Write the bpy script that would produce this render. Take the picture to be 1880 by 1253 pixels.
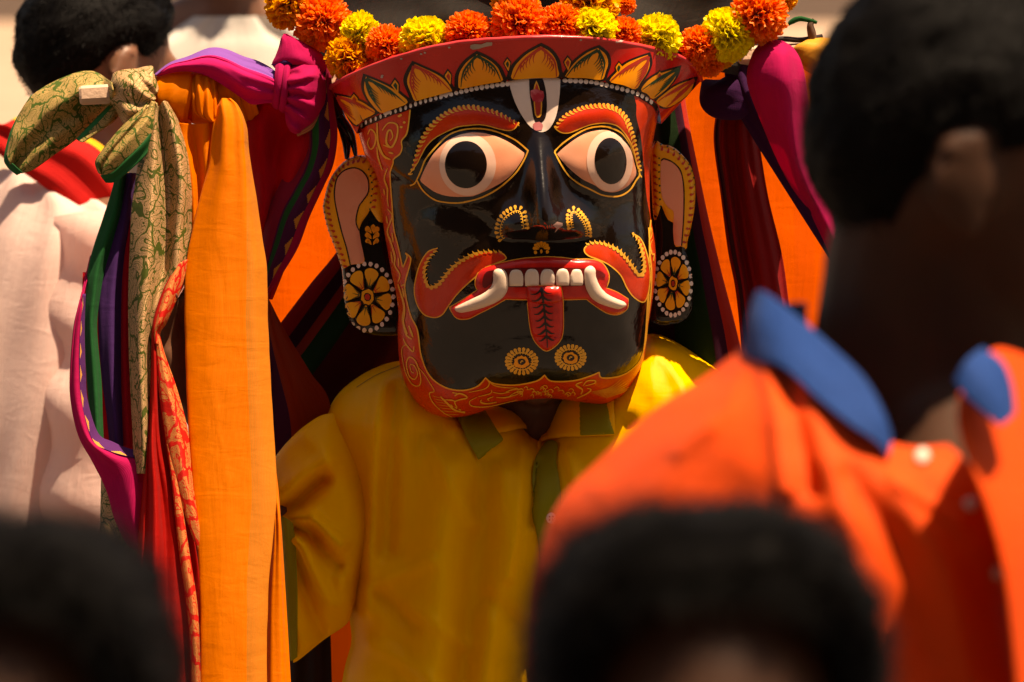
import bpy, bmesh, math, random
import numpy as np
from mathutils import Vector, Matrix, noise
from mathutils.bvhtree import BVHTree
from mathutils.geometry import delaunay_2d_cdt

random.seed(7); np.random.seed(7)
scene = bpy.context.scene
for o in list(bpy.data.objects): bpy.data.objects.remove(o)
COL = scene.collection

# ------------------------------------------------------------------ camera, sky, sun, exposure
D0 = 6.0                     # metres to the painted mask
LENS = 190.0
S0 = D0 * 36.0 / LENS / 1880 # metres per photo unit at the mask
CZ = 1.79                    # camera height
PITCH = math.radians(4.7)    # looking slightly down on the crowd
cam = bpy.data.cameras.new('camera'); cam.lens = LENS; cam.sensor_width = 36
cam.clip_start = 0.1; cam.clip_end = 400
cam.dof.use_dof = True; cam.dof.focus_distance = D0 - 0.06; cam.dof.aperture_fstop = 7.1; cam.dof.aperture_blades = 9
camo = bpy.data.objects.new('camera', cam); COL.objects.link(camo)
camo.location = (0, 0, CZ); camo.rotation_euler = (math.pi / 2 - PITCH, 0, 0)
scene.camera = camo

SUN = Vector((0.26, -0.08, 0.96)).normalized()
world = bpy.data.worlds.new('World'); scene.world = world; world.use_nodes = True
wn = world.node_tree.nodes; wl = world.node_tree.links
sky = wn.new('ShaderNodeTexSky'); sky.sky_type = 'NISHITA'; sky.sun_disc = False
sky.sun_elevation = math.asin(SUN.z); sky.sun_rotation = math.atan2(SUN.x, SUN.y)
sky.dust_density = 2.5
wl.new(sky.outputs[0], wn['Background'].inputs[0]); wn['Background'].inputs[1].default_value = 0.052
sl = bpy.data.lights.new('sun', 'SUN'); sl.energy = 5.0; sl.angle = math.radians(0.5); sl.color = (1.0, 0.90, 0.78)
so = bpy.data.objects.new('sun', sl); COL.objects.link(so); so.location = (2, -1, 8)
so.rotation_euler = SUN.to_track_quat('Z', 'Y').to_euler()
vs = scene.view_settings; vs.view_transform = 'Standard'; vs.look = 'None'; vs.gamma = 1; vs.exposure = 1.14
vs.use_white_balance = True; vs.white_balance_temperature = 8800; vs.white_balance_tint = 14
vs.use_curve_mapping = False
scene.cycles.max_bounces = 8; scene.cycles.transmission_bounces = 4; scene.cycles.transparent_max_bounces = 8

# ------------------------------------------------------------------ helpers
CAMP = Vector((0, 0, CZ)); CROT = Matrix.Rotation(-PITCH, 3, 'X'); CROTI = CROT.inverted()
def P(px, py, w=0.0, Y=None):
    """photo position + w (photo units towards the viewer, measured at the mask) -> world point"""
    y = (D0 if Y is None else Y) - w * S0
    s = S0 * y / D0
    return CAMP + CROT @ Vector(((px - 940) * s, y, -(py - 626.5) * s))

def unP(v, Y=None):
    q = CROTI @ (v - CAMP); s = S0 * q.y / D0
    return 940 + q.x / s, 626.5 - q.z / s, ((D0 if Y is None else Y) - q.y) / S0

def Z(ox, oy, k, pts): return [(ox + x * k, oy + y * k) for x, y in pts]
ZA = lambda p: Z(560, 0, .40426, p)
ZB = lambda p: Z(560, 380, .40426, p)
ZE1 = lambda p: Z(740, 130, .2075, p)
ZE2 = lambda p: Z(980, 130, .20743, p)
ZN = lambda p: Z(880, 350, .12766, p)
ZM = lambda p: Z(810, 440, .19149, p)
ZL1 = lambda p: Z(580, 140, .19157, p)
ZL2 = lambda p: Z(580, 380, .19157, p)
ZR1 = lambda p: Z(1120, 60, .19157, p)
ZR2 = lambda p: Z(1120, 240, .19157, p)
ZR3 = lambda p: Z(1140, 400, .19157, p)
ZC1 = lambda p: Z(720, 600, .14363, p)
ZC2 = lambda p: Z(940, 600, .14362, p)

def cr(pts, n=6, closed=False):
    """Catmull-Rom through pts (any dimension), n samples a span; a repeated point is a corner"""
    p = np.array(pts, float); m = len(p); out = []
    rng = range(m if closed else m - 1)
    for i in rng:
        p1, p2 = p[i % m], p[(i + 1) % m]
        if np.allclose(p1, p2): continue
        p0 = p[(i - 1) % m] if (closed or i > 0) else p1
        p3 = p[(i + 2) % m] if (closed or i + 2 < m) else p2
        for t in np.linspace(0, 1, n, endpoint=False):
            out.append(.5 * (2 * p1 + (p2 - p0) * t + (2 * p0 - 5 * p1 + 4 * p2 - p3) * t * t + (3 * p1 - p0 - 3 * p2 + p3) * t ** 3))
    if not closed: out.append(p[-1])
    return np.array(out)

def resample(p, n):
    p = np.array(p, float)
    d = np.r_[0, np.cumsum(np.linalg.norm(np.diff(p, axis=0), axis=1))]
    t = np.linspace(0, d[-1], n)
    return np.stack([np.interp(t, d, p[:, k]) for k in range(p.shape[1])], 1)

def sm(a, b, x):
    t = min(max((x - a) / (b - a), 0), 1); return t * t * (3 - 2 * t)

def nz(x, y, z=0.0): return noise.noise(Vector((x, y, z)))

def dist_poly(pts, poly):
    """distance of each point to a closed polyline"""
    pts = np.array(pts)[:, None, :]; a = np.array(poly)[None]; b = np.roll(np.array(poly), -1, 0)[None]
    ab = b - a; t = np.clip(((pts - a) * ab).sum(2) / np.maximum((ab * ab).sum(2), 1e-9), 0, 1)
    return np.sqrt((((a + ab * t[..., None]) - pts) ** 2).sum(2)).min(1)

def mesh(name, verts, faces, mat, parent=None, uvs=None, smooth=True):
    me = bpy.data.meshes.new(name)
    me.from_pydata([tuple(v) for v in verts], [], faces)
    if smooth: me.polygons.foreach_set('use_smooth', [True] * len(me.polygons))
    if uvs is not None:
        ul = me.uv_layers.new(name='UVMap'); vi = np.empty(len(me.loops), int); me.loops.foreach_get('vertex_index', vi)
        ul.data.foreach_set('uv', np.array(uvs, np.float32)[vi].ravel())
    me.update()
    o = bpy.data.objects.new(name, me); COL.objects.link(o)
    if mat: me.materials.append(mat)
    if parent: adopt(o, parent)
    return o

def adopt(o, parent):
    o.parent = parent
    b = Vector(parent.get('_b', (0, 0, 0)))
    o.matrix_parent_inverse = Matrix.Translation(-b)
    if '_b' in parent and o.type != 'EMPTY': pass
    return o

def thing(name, label, cat, loc, group=None):
    o = bpy.data.objects.new(name, None); COL.objects.link(o); o.location = loc; o.empty_display_size = .05
    o['_b'] = tuple(loc); o['label'] = label; o['category'] = cat
    if group: o['group'] = group
    return o

def tag(o, label=None, cat=None, group=None, kind=None):
    if label: o['label'] = label
    if cat: o['category'] = cat
    if group: o['group'] = group
    if kind: o['kind'] = kind
    return o

def bvh_of(o):
    me = o.data
    return BVHTree.FromPolygons([v.co.copy() for v in me.vertices], [tuple(p.vertices) for p in me.polygons])

def proj(bvh, px, py, off, wg=0):
    d = (P(px, py) - CAMP).normalized()
    h, n, i, _ = bvh.ray_cast(CAMP, d)
    if h is None:
        best = None
        for ww in range(-130, 231, 12):
            r = bvh.find_nearest(P(px, py, ww))
            if r[0] is not None and (best is None or r[3] < best[3]): best = r
        h, n, i, _ = best
    if n.dot(d) > 0: n = -n
    return h + n * off * S0

def cdt(poly, step):
    """fill a closed 2-D outline with triangles; returns points, triangles"""
    poly = np.array(poly, float); n = len(poly)
    lo, hi = poly.min(0), poly.max(0)
    gx = np.arange(lo[0] + step * .5, hi[0], step); gy = np.arange(lo[1] + step * .5, hi[1], step * .87)
    g = np.array([(x + (step * .5 if j % 2 else 0), y) for j, y in enumerate(gy) for x in gx])
    if len(g):
        # inside test
        ins = np.zeros(len(g), bool); j = n - 1
        for i in range(n):
            xi, yi = poly[i]; xj, yj = poly[j]
            if yi != yj:
                c = ((yi > g[:, 1]) != (yj > g[:, 1])) & (g[:, 0] < (xj - xi) * (g[:, 1] - yi) / (yj - yi) + xi)
                ins ^= c
            j = i
        g = g[ins]
        if len(g): g = g[dist_poly(g, poly) > step * .35]
    vs_ = [Vector(p) for p in poly] + [Vector(p) for p in g]
    r = delaunay_2d_cdt(vs_, [(i, (i + 1) % n) for i in range(n)], [], 1, 1e-4)
    return np.array([tuple(v) for v in r[0]]), [tuple(f) for f in r[2]]

def decal(name, poly, bvh, off, mat, parent, step=7, H=0, R=10, wg=0, dens=None):
    """paint or low relief on a carved surface: outline -> filled sheet lying on the surface, H raises its middle"""
    per = np.linalg.norm(np.diff(np.vstack([poly, poly[:1]]), axis=0), axis=1).sum()
    b = resample(np.vstack([poly, poly[:1]]), max(8, int(per / (dens or step))) + 1)[:-1]
    p, f = cdt(b, step)
    hh = np.zeros(len(p))
    if H:
        d = np.minimum(dist_poly(p, b) / R, 1); hh = H * np.sqrt(np.maximum(1 - (1 - d) ** 2, 0))
    return mesh(name, [proj(bvh, x, y, off + hh[i], wg) for i, (x, y) in enumerate(p)], f, mat, parent)

class Paint:
    """collects brush strokes, dots and drops and lays them on a surface as one painted layer"""
    def __init__(s, bvh, off, wg=0): s.b = bvh; s.off = off; s.v = []; s.f = []; s.wg = wg
    def stroke(s, pts, w, taper=0.0, n=5, raw=False, jit=.12):
        p = np.array(pts, float) if raw else cr(pts, n)
        if len(p) < 2: return
        t = np.gradient(p, axis=0); t /= np.maximum(np.linalg.norm(t, axis=1), 1e-6)[:, None]
        nn = np.stack([-t[:, 1], t[:, 0]], 1); L = len(p)
        for i in range(L):
            u = i / (L - 1); k = 1.0
            if taper: k = (1 - taper) + taper * (1 - abs(2 * u - 1)) if taper < 1.5 else (1 - u * .85)
            k *= 1 + jit * nz(p[i][0] * .11, p[i][1] * .11, 3.3) * 2
            for sg in (-1, 1): s.v.append(proj(s.b, *(p[i] + nn[i] * sg * w * .5 * k), s.off, s.wg))
            if i: b = len(s.v); s.f.append((b - 4, b - 3, b - 1, b - 2))
    def poly(s, pts, step=6):
        p, f = cdt(pts, step); b = len(s.v)
        s.v += [proj(s.b, x, y, s.off, s.wg) for x, y in p]; s.f += [tuple(b + i for i in t) for t in f]
    def dot(s, x, y, rx, ry=None, rot=0, n=10):
        ry = ry or rx; b = len(s.v); c, sn = math.cos(rot), math.sin(rot)
        s.v.append(proj(s.b, x, y, s.off, s.wg))
        for i in range(n):
            a = 2 * math.pi * i / n; k = 1 + .10 * random.uniform(-1, 1)
            dx, dy = rx * k * math.cos(a), ry * k * math.sin(a)
            s.v.append(proj(s.b, x + dx * c - dy * sn, y + dx * sn + dy * c, s.off, s.wg))
        for i in range(n): s.f.append((b, b + 1 + i, b + 1 + (i + 1) % n))
    def drop(s, x, y, r, tx, ty, bend=0.35):
        """comma: round head at x,y, tail reaching by (tx,ty)"""
        s.dot(x, y, r, r * 1.05, n=9)
        nx, ny = -ty, tx
        pts = [(x, y), (x + tx * .5 + nx * bend * .5, y + ty * .5 + ny * bend * .5), (x + tx, y + ty)]
        p = cr(pts, 4); L = len(p); b0 = len(s.v)
        t = np.gradient(p, axis=0); t /= np.maximum(np.linalg.norm(t, axis=1), 1e-6)[:, None]
        for i in range(L):
            k = r * .95 * (1 - (i / (L - 1)) ** 1.2) + .12
            for sg in (-1, 1): s.v.append(proj(s.b, p[i][0] - t[i][1] * sg * k, p[i][1] + t[i][0] * sg * k, s.off, s.wg))
            if i: b = len(s.v); s.f.append((b - 4, b - 3, b - 1, b - 2))
    def build(s, name, mat, parent): return mesh(name, s.v, s.f, mat, parent)

TILT = 0.0   # how far hanging cloth swings out towards its foot
def sheet(name, secs, mat, parent=None, nu=40, nv=60, wr=None, Y=None, thick=0.0, closed=False, uv0=(0, 0), su=1.0):
    """draped cloth: secs = cross-sections (left to right) from top to bottom, each a list of (x, y, w)"""
    S = [resample(cr(s, 8, closed) if not closed else np.vstack([cr(s, 8, True), np.array(s[:1], float)]), nu) for s in secs]
    S = np.array(S)                                   # sec, nu, 3
    S[:, :, 2] += TILT * np.maximum(S[:, :, 1] - 200, 0)
    k = max(2, int(nv / (len(secs) - 1)))
    G = np.stack([cr(S[:, i], k) for i in range(nu)], 1)   # rows, nu, 3
    nr = len(G)
    if wr:
        for j in range(nr):
            for i in range(nu):
                dx, dy, dw = wr(i / (nu - 1), j / (nr - 1), *G[j, i])
                G[j, i] += (dx, dy, dw)
    V = [P(*G[j, i], Y=Y) for j in range(nr) for i in range(nu)]
    A = np.array([tuple(v) for v in V]).reshape(nr, nu, 3)
    du = np.concatenate([np.zeros((nr, 1)), np.cumsum(np.linalg.norm(np.diff(A, axis=1), axis=2), 1)], 1)
    wid = du[:, -1].mean(); uu = du / np.maximum(du[:, -1:], 1e-6) * wid * su
    dv = np.concatenate([np.zeros((1, nu)), np.cumsum(np.linalg.norm(np.diff(A, axis=0), axis=2), 0)], 0).mean(1)
    UV = [(uu[j, i] + uv0[0], dv[j] + uv0[1]) for j in range(nr) for i in range(nu)]
    F = [(j * nu + i, j * nu + i + 1, (j + 1) * nu + i + 1, (j + 1) * nu + i) for j in range(nr - 1) for i in range(nu - 1)]
    o = mesh(name, V, F, mat, parent, UV)
    o['wid'] = float(wid)
    if thick:
        m = o.modifiers.new('thickness', 'SOLIDIFY'); m.thickness = thick; m.offset = 0
    return o

def tube(name, path, mat, parent=None, nu=28, n=8, ridges=0, amp=0.0, twist=0.0, Y=None, cap=True, seed=0.0, flat=None):
    """twisted or wrapped cloth: path of (x, y, w, ra, rb); ra across the picture side, rb along the view; ridges run along it"""
    p = cr(path, n); L = len(p)
    C = [P(q[0], q[1], q[2], Y=Y) for q in p]
    T = [(C[min(i + 1, L - 1)] - C[max(i - 1, 0)]).normalized() for i in range(L)]
    V = []; UV = []; dist = 0; f = []
    view = Vector((0, -1, 0)); prev = None
    for i in range(L):
        t = T[i]
        a = t.cross(view)
        if prev is not None:
            a = prev - t * prev.dot(t)
        elif a.length < 1e-3: a = t.cross(Vector((0, 0, 1)))
        a.normalize(); b = t.cross(a); prev = a.copy()
        if i: dist += (C[i] - C[i - 1]).length
        sc = S0
        for j in range(nu):
            th = 2 * math.pi * j / (nu - 1)
            k = 1 + amp * math.sin(ridges * th + twist * i / L * 2 * math.pi + seed) + amp * .6 * nz(2.2 * math.cos(th) + seed, 2.2 * math.sin(th), i / L * 3)
            V.append(C[i] + (a * (p[i][3] * math.cos(th)) + b * (p[i][4] * math.sin(th))) * sc * k)
            UV.append((j / (nu - 1) * (p[i][3] + p[i][4]) * 3.1 * sc, dist))
    f = [(i * nu + j, i * nu + j + 1, (i + 1) * nu + j + 1, (i + 1) * nu + j) for i in range(L - 1) for j in range(nu - 1)]
    if cap:
        f.append(tuple(range(nu - 1))); f.append(tuple((L - 1) * nu + j for j in range(nu - 2, -1, -1)))
    return mesh(name, V, f, mat, parent, UV)

# ------------------------------------------------------------------ materials
def newmat(name):
    m = bpy.data.materials.new(name); m.use_nodes = True
    return m, m.node_tree.nodes, m.node_tree.links, m.node_tree.nodes['Principled BSDF']

def setin(b, **k):
    for a, v in k.items():
        b.inputs[a.replace('_', ' ')].default_value = v

def noise_node(n, l, scale, detail=4, coord='Object', vec=None, dist=0):
    t = n.new('ShaderNodeTexNoise'); t.inputs['Scale'].default_value = scale; t.inputs['Detail'].default_value = detail
    t.inputs['Distortion'].default_value = dist
    if vec is None:
        c = n.new('ShaderNodeTexCoord'); vec = c.outputs[coord]
    l.new(vec, t.inputs['Vector']); return t

def ramp(n, l, src, stops):
    r = n.new('ShaderNodeValToRGB'); e = r.color_ramp.elements
    while len(e) < len(stops): e.new(.5)
    for i, (p, c) in enumerate(stops):
        e[i].position = p; e[i].color = (*c, 1) if len(c) == 3 else c
    l.new(src, r.inputs[0]); return r

def mixc(n, l, fac, a, b, mode='MIX'):
    m = n.new('ShaderNodeMix'); m.data_type = 'RGBA'; m.blend_type = mode
    for s, v in ((0, fac), (6, a), (7, b)):
        if hasattr(v, 'is_output'): l.new(v, m.inputs[s])
        else: m.inputs[s].default_value = v if s == 0 else (*v, 1)
    return m.outputs[2]

def mth(n, l, op, a, b=0.0, c=None):
    m = n.new('ShaderNodeMath'); m.operation = op
    for i, v in enumerate((a, b) if c is None else (a, b, c)):
        if hasattr(v, 'is_output'): l.new(v, m.inputs[i])
        else: m.inputs[i].default_value = v
    return m.outputs[0]

def lacquer(name, col, col2=None, rough=.28, bump=.25, spec=.28, coat=.12, wear=None, big=14):
    """hand-painted enamel over papier-mache"""
    m, n, l, b = newmat(name)
    a = noise_node(n, l, big, 5); g = noise_node(n, l, 160, 4)
    c2 = col2 or tuple(x * .6 for x in col)
    r = ramp(n, l, a.outputs[0], [(.35, c2), (.62, col)])
    c = r.outputs[0]
    if wear:
        w = noise_node(n, l, 55, 6, dist=.6); wr = ramp(n, l, w.outputs[0], [(.66, (0, 0, 0)), (.70, (1, 1, 1))])
        c = mixc(n, l, wr.outputs[0], c, wear)
    l.new(c, b.inputs['Base Color'])
    rr = ramp(n, l, noise_node(n, l, 40, 5).outputs[0], [(.3, (rough * .7,) * 3), (.75, (rough * 1.5,) * 3)])
    l.new(rr.outputs[0], b.inputs['Roughness'])
    setin(b, Specular_IOR_Level=spec, Coat_Weight=coat, Coat_Roughness=.12)
    bp = n.new('ShaderNodeBump'); bp.inputs['Strength'].default_value = bump; bp.inputs['Distance'].default_value = .0012
    h = mth(n, l, 'ADD', noise_node(n, l, 32, 4).outputs[0], mth(n, l, 'MULTIPLY', g.outputs[0], .22))
    l.new(h, bp.inputs['Height']); l.new(bp.outputs[0], b.inputs['Normal']); l.new(bp.outputs[0], b.inputs['Coat Normal'])
    return m

def finish_cloth(m, n, l, b, colout, rough, trans, tcol, weave=900, wamp=.35, sheen=.25, fold=0.0, crease=1.0):
    l.new(colout, b.inputs['Base Color'])
    setin(b, Roughness=rough, Sheen_Weight=sheen * .12, Sheen_Roughness=.4, Specular_IOR_Level=.12)
    tc = n.new('ShaderNodeTexCoord')
    sx = n.new('ShaderNodeSeparateXYZ'); l.new(tc.outputs['UV'], sx.inputs[0])
    wx = mth(n, l, 'SINE', mth(n, l, 'MULTIPLY', sx.outputs[0], weave * 2 * math.pi))
    wy = mth(n, l, 'SINE', mth(n, l, 'MULTIPLY', sx.outputs[1], weave * 2 * math.pi))
    nn = noise_node(n, l, 60, 3, vec=tc.outputs['UV'])
    h = mth(n, l, 'ADD', mth(n, l, 'MULTIPLY', mth(n, l, 'ADD', wx, wy), .08), mth(n, l, 'MULTIPLY', nn.outputs[0], .45 + fold))
    mc = n.new('ShaderNodeMapping'); mc.inputs['Scale'].default_value = (70, 9, 1); mc.inputs['Rotation'].default_value = (0, 0, .25); l.new(tc.outputs['UV'], mc.inputs[0])
    cz = noise_node(n, l, 1.0, 4, vec=mc.outputs[0], dist=.8)
    m2 = n.new('ShaderNodeMapping'); m2.inputs['Scale'].default_value = (16, 45, 1); m2.inputs['Rotation'].default_value = (0, 0, -.5); l.new(tc.outputs['UV'], m2.inputs[0])
    c3 = noise_node(n, l, 1.0, 4, vec=m2.outputs[0], dist=1.2)
    h = mth(n, l, 'ADD', h, mth(n, l, 'ADD', mth(n, l, 'MULTIPLY', cz.outputs[0], crease * 2.4), mth(n, l, 'MULTIPLY', c3.outputs[0], crease * 1.6)))
    bp = n.new('ShaderNodeBump'); bp.inputs['Strength'].default_value = wamp; bp.inputs['Distance'].default_value = .003
    l.new(h, bp.inputs['Height']); l.new(bp.outputs[0], b.inputs['Normal'])
    if trans:
        t = n.new('ShaderNodeBsdfTranslucent')
        if tcol is None: l.new(colout, t.inputs[0])
        else: t.inputs[0].default_value = (*tcol, 1)
        l.new(bp.outputs[0], t.inputs['Normal'])
        mx = n.new('ShaderNodeMixShader'); mx.inputs[0].default_value = trans
        l.new(b.outputs[0], mx.inputs[1]); l.new(t.outputs[0], mx.inputs[2])
        l.new(mx.outputs[0], n['Material Output'].inputs[0])
    return m

def cloth(name, col, col2=None, rough=.7, trans=.25, tcol=None, bands=None, lines=None, wamp=.35, sheen=.25, warp=.25, weave=900, crease=1.0):
    """plain or striped woven cloth; bands: list of (from, to, colour) across in metres; lines: fine warp threads"""
    m, n, l, b = newmat(name)
    tc = n.new('ShaderNodeTexCoord')
    mp = n.new('ShaderNodeMapping'); mp.inputs['Scale'].default_value = (420, 26, 1); l.new(tc.outputs['UV'], mp.inputs[0])
    t = noise_node(n, l, 1.0, 3, vec=mp.outputs[0])
    c2 = col2 or tuple(x * .72 for x in col)
    c = ramp(n, l, t.outputs[0], [(.5 - warp * 2, c2), (.5 + warp * 2, col)]).outputs[0]
    big = noise_node(n, l, 9, 3, vec=tc.outputs['UV'])
    c = mixc(n, l, mth(n, l, 'MULTIPLY', big.outputs[0], .35), c, c2)
    sx = n.new('ShaderNodeSeparateXYZ'); l.new(tc.outputs['UV'], sx.inputs[0])
    for (x0, x1, bc, mot) in (bands or []):
        f = mth(n, l, 'MULTIPLY', mth(n, l, 'GREATER_THAN', sx.outputs[0], x0), mth(n, l, 'LESS_THAN', sx.outputs[0], x1))
        if mot:   # woven motif: little stepped triangles in a row along the band
            cy = mth(n, l, 'ABSOLUTE', mth(n, l, 'SUBTRACT', mth(n, l, 'FRACT', mth(n, l, 'MULTIPLY', sx.outputs[1], mot)), .5))
            cx = mth(n, l, 'DIVIDE', mth(n, l, 'SUBTRACT', sx.outputs[0], x0), max(x1 - x0, 1e-4))
            stp = mth(n, l, 'DIVIDE', mth(n, l, 'FLOOR', mth(n, l, 'MULTIPLY', cx, 6)), 14)
            f = mth(n, l, 'MULTIPLY', f, mth(n, l, 'LESS_THAN', mth(n, l, 'ADD', cy, stp), .34))
        c = mixc(n, l, f, c, bc)
    if lines:
        for (x0, per, wd, lc) in lines:
            fr = mth(n, l, 'FRACT', mth(n, l, 'MULTIPLY', mth(n, l, 'SUBTRACT', sx.outputs[0], x0), 1 / per))
            c = mixc(n, l, mth(n, l, 'MULTIPLY', mth(n, l, 'LESS_THAN', fr, wd), .55), c, lc)
    return finish_cloth(m, n, l, b, c, rough, trans, tcol, weave, wamp, sheen, crease=crease)

def brocade(name, ground, gold, scale=26, cover=.05, rough=.5, border=None, asp=.6, trans=0, metal=.25):
    """silk with woven leaf and scroll figures: gold figure cells parted by ground-coloured gaps and veins"""
    m, n, l, b = newmat(name)
    tc = n.new('ShaderNodeTexCoord')
    mp = n.new('ShaderNodeMapping'); mp.inputs['Scale'].default_value = (scale, scale * asp, 1); l.new(tc.outputs['UV'], mp.inputs[0])
    wv = noise_node(n, l, 1.1, 2, vec=mp.outputs[0])
    wa = n.new('ShaderNodeVectorMath'); wa.operation = 'MULTIPLY_ADD'
    l.new(wv.outputs['Color'], wa.inputs[0]); wa.inputs[1].default_value = (1.5, 1.5, 0); l.new(mp.outputs[0], wa.inputs[2])
    vo = n.new('ShaderNodeTexVoronoi'); vo.feature = 'DISTANCE_TO_EDGE'; vo.inputs['Scale'].default_value = 1.0; vo.inputs['Randomness'].default_value = .85
    vo.voronoi_dimensions = '2D'; l.new(wa.outputs[0], vo.inputs['Vector'])
    v2 = n.new('ShaderNodeTexVoronoi'); v2.feature = 'F1'; v2.voronoi_dimensions = '2D'; v2.inputs['Randomness'].default_value = .85; l.new(wa.outputs[0], v2.inputs['Vector'])
    gap = mth(n, l, 'LESS_THAN', vo.outputs['Distance'], cover)
    # scrolls and petals inside each figure
    rel = n.new('ShaderNodeVectorMath'); rel.operation = 'SUBTRACT'; l.new(wa.outputs[0], rel.inputs[0]); l.new(v2.outputs['Position'], rel.inputs[1])
    sp = n.new('ShaderNodeSeparateXYZ'); l.new(rel.outputs[0], sp.inputs[0])
    ang = mth(n, l, 'ARCTAN2', sp.outputs[1], sp.outputs[0]); rad = v2.outputs['Distance']
    w = mth(n, l, 'SINE', mth(n, l, 'ADD', mth(n, l, 'MULTIPLY', ang, 5), mth(n, l, 'MULTIPLY', rad, 13)))
    vein = mth(n, l, 'MULTIPLY', mth(n, l, 'GREATER_THAN', w, .80), mth(n, l, 'GREATER_THAN', rad, .12))
    sc_ = noise_node(n, l, .9, 1.0, vec=mp.outputs[0], dist=1.6)
    fr_ = mth(n, l, 'FRACT', mth(n, l, 'MULTIPLY', sc_.outputs[0], 9))
    scr = mth(n, l, 'LESS_THAN', mth(n, l, 'ABSOLUTE', mth(n, l, 'SUBTRACT', fr_, .5)), .085)
    msk = mth(n, l, 'MAXIMUM', mth(n, l, 'MAXIMUM', gap, vein), scr)
    sx = n.new('ShaderNodeSeparateXYZ'); l.new(tc.outputs['UV'], sx.inputs[0])
    hat = mth(n, l, 'SINE', mth(n, l, 'MULTIPLY', mth(n, l, 'ADD', sx.outputs[0], sx.outputs[1]), 4200))
    gd = mixc(n, l, mth(n, l, 'MULTIPLY', mth(n, l, 'GREATER_THAN', hat, .25), .45), gold, tuple(a * .55 + g * .2 for a, g in zip(gold, ground)))
    c = mixc(n, l, msk, gd, ground)
    inv = mth(n, l, 'SUBTRACT', 1.0, msk)
    if border:   # list of (from, to, colour) plain selvedges
        for (x0, x1, bc) in border:
            f = mth(n, l, 'MULTIPLY', mth(n, l, 'GREATER_THAN', sx.outputs[0], x0), mth(n, l, 'LESS_THAN', sx.outputs[0], x1))
            c = mixc(n, l, f, c, bc); inv = mth(n, l, 'MULTIPLY', inv, mth(n, l, 'SUBTRACT', 1.0, f))
    l.new(mth(n, l, 'MULTIPLY', inv, metal), b.inputs['Metallic'])
    return finish_cloth(m, n, l, b, c, rough, trans, None, 900, .3, .1)

def plain(name, col, rough=.6, spec=.4, var=.25, scale=30, bump=.2, dist=.002, sss=0, col2=None):
    m, n, l, b = newmat(name)
    t = noise_node(n, l, scale, 5)
    l.new(ramp(n, l, t.outputs[0], [(.3, col2 or tuple(c * (1 - var) for c in col)), (.7, col)]).outputs[0], b.inputs['Base Color'])
    setin(b, Roughness=rough, Specular_IOR_Level=spec)
    if sss: setin(b, Subsurface_Weight=sss, Subsurface_Scale=.004)
    bp = n.new('ShaderNodeBump'); bp.inputs['Strength'].default_value = bump; bp.inputs['Distance'].default_value = dist
    l.new(noise_node(n, l, scale * 5, 4).outputs[0], bp.inputs['Height']); l.new(bp.outputs[0], b.inputs['Normal'])
    return m
# ------------------------------------------------------------------ the painted mask
M_BLACK = lacquer('black_enamel', (.004, .002, .0015), (.009, .004, .002), rough=.13, bump=.9, spec=.3, coat=.3)
M_RED = lacquer('red_enamel', (.68, .048, .010), (.54, .026, .008), rough=.27, bump=.3)
M_CROWN = lacquer('crown_red_enamel', (.60, .022, .014), (.46, .012, .010), rough=.24, bump=.3)
M_RIM = lacquer('rim_red_enamel', (.62, .05, .06), (.5, .03, .03), rough=.25, bump=.6, wear=(.62, .42, .36))
M_ORANGE = lacquer('petal_orange_enamel', (.95, .35, .02), (.88, .27, .012), rough=.35, bump=.3, coat=.08)
M_GOLD = lacquer('gold_line_paint', (.85, .42, .05), (.75, .30, .03), rough=.35, bump=.3, coat=.08)
M_YEL = lacquer('ear_yellow_enamel', (.92, .43, .03), (.84, .31, .02), rough=.32, bump=.3, coat=.08)
M_PINK = lacquer('eye_pink_enamel', (.82, .34, .20), (.78, .28, .15), rough=.3, bump=.2, coat=.08)
M_WHITE = lacquer('white_enamel', (.82, .66, .55), (.74, .56, .45), rough=.33, bump=.3, coat=.08)
M_RING = lacquer('pale_rose_enamel', (.84, .55, .41), (.80, .47, .34), rough=.33, bump=.3, coat=.08)
M_TOOTH = lacquer('tooth_enamel', (.74, .56, .43), (.66, .47, .35), rough=.35, bump=.4, coat=.08)
M_TILAK = lacquer('tilak_white_enamel', (.78, .62, .52), (.70, .52, .42), rough=.4, bump=.3, coat=.08)
M_GREEN = lacquer('dark_green_paint', (.015, .06, .02), rough=.4, coat=.1)
M_REDP = lacquer('red_line_paint', (.60, .04, .02), rough=.4, coat=.1)
M_DARK = lacquer('dark_line_paint', (.022, .008, .006), rough=.3, coat=.08)
M_ROSE = lacquer('rose_powder', (.75, .20, .20), rough=.8, coat=0)
M_TONG = lacquer('tongue_enamel', (.62, .020, .014), (.45, .012, .010), rough=.22, bump=.5, big=60)

mask = thing('festival_mask', 'large black painted festival mask with bulging eyes, fangs and a flared red petal crown', 'mask', P(985, 760, 0))

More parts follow.
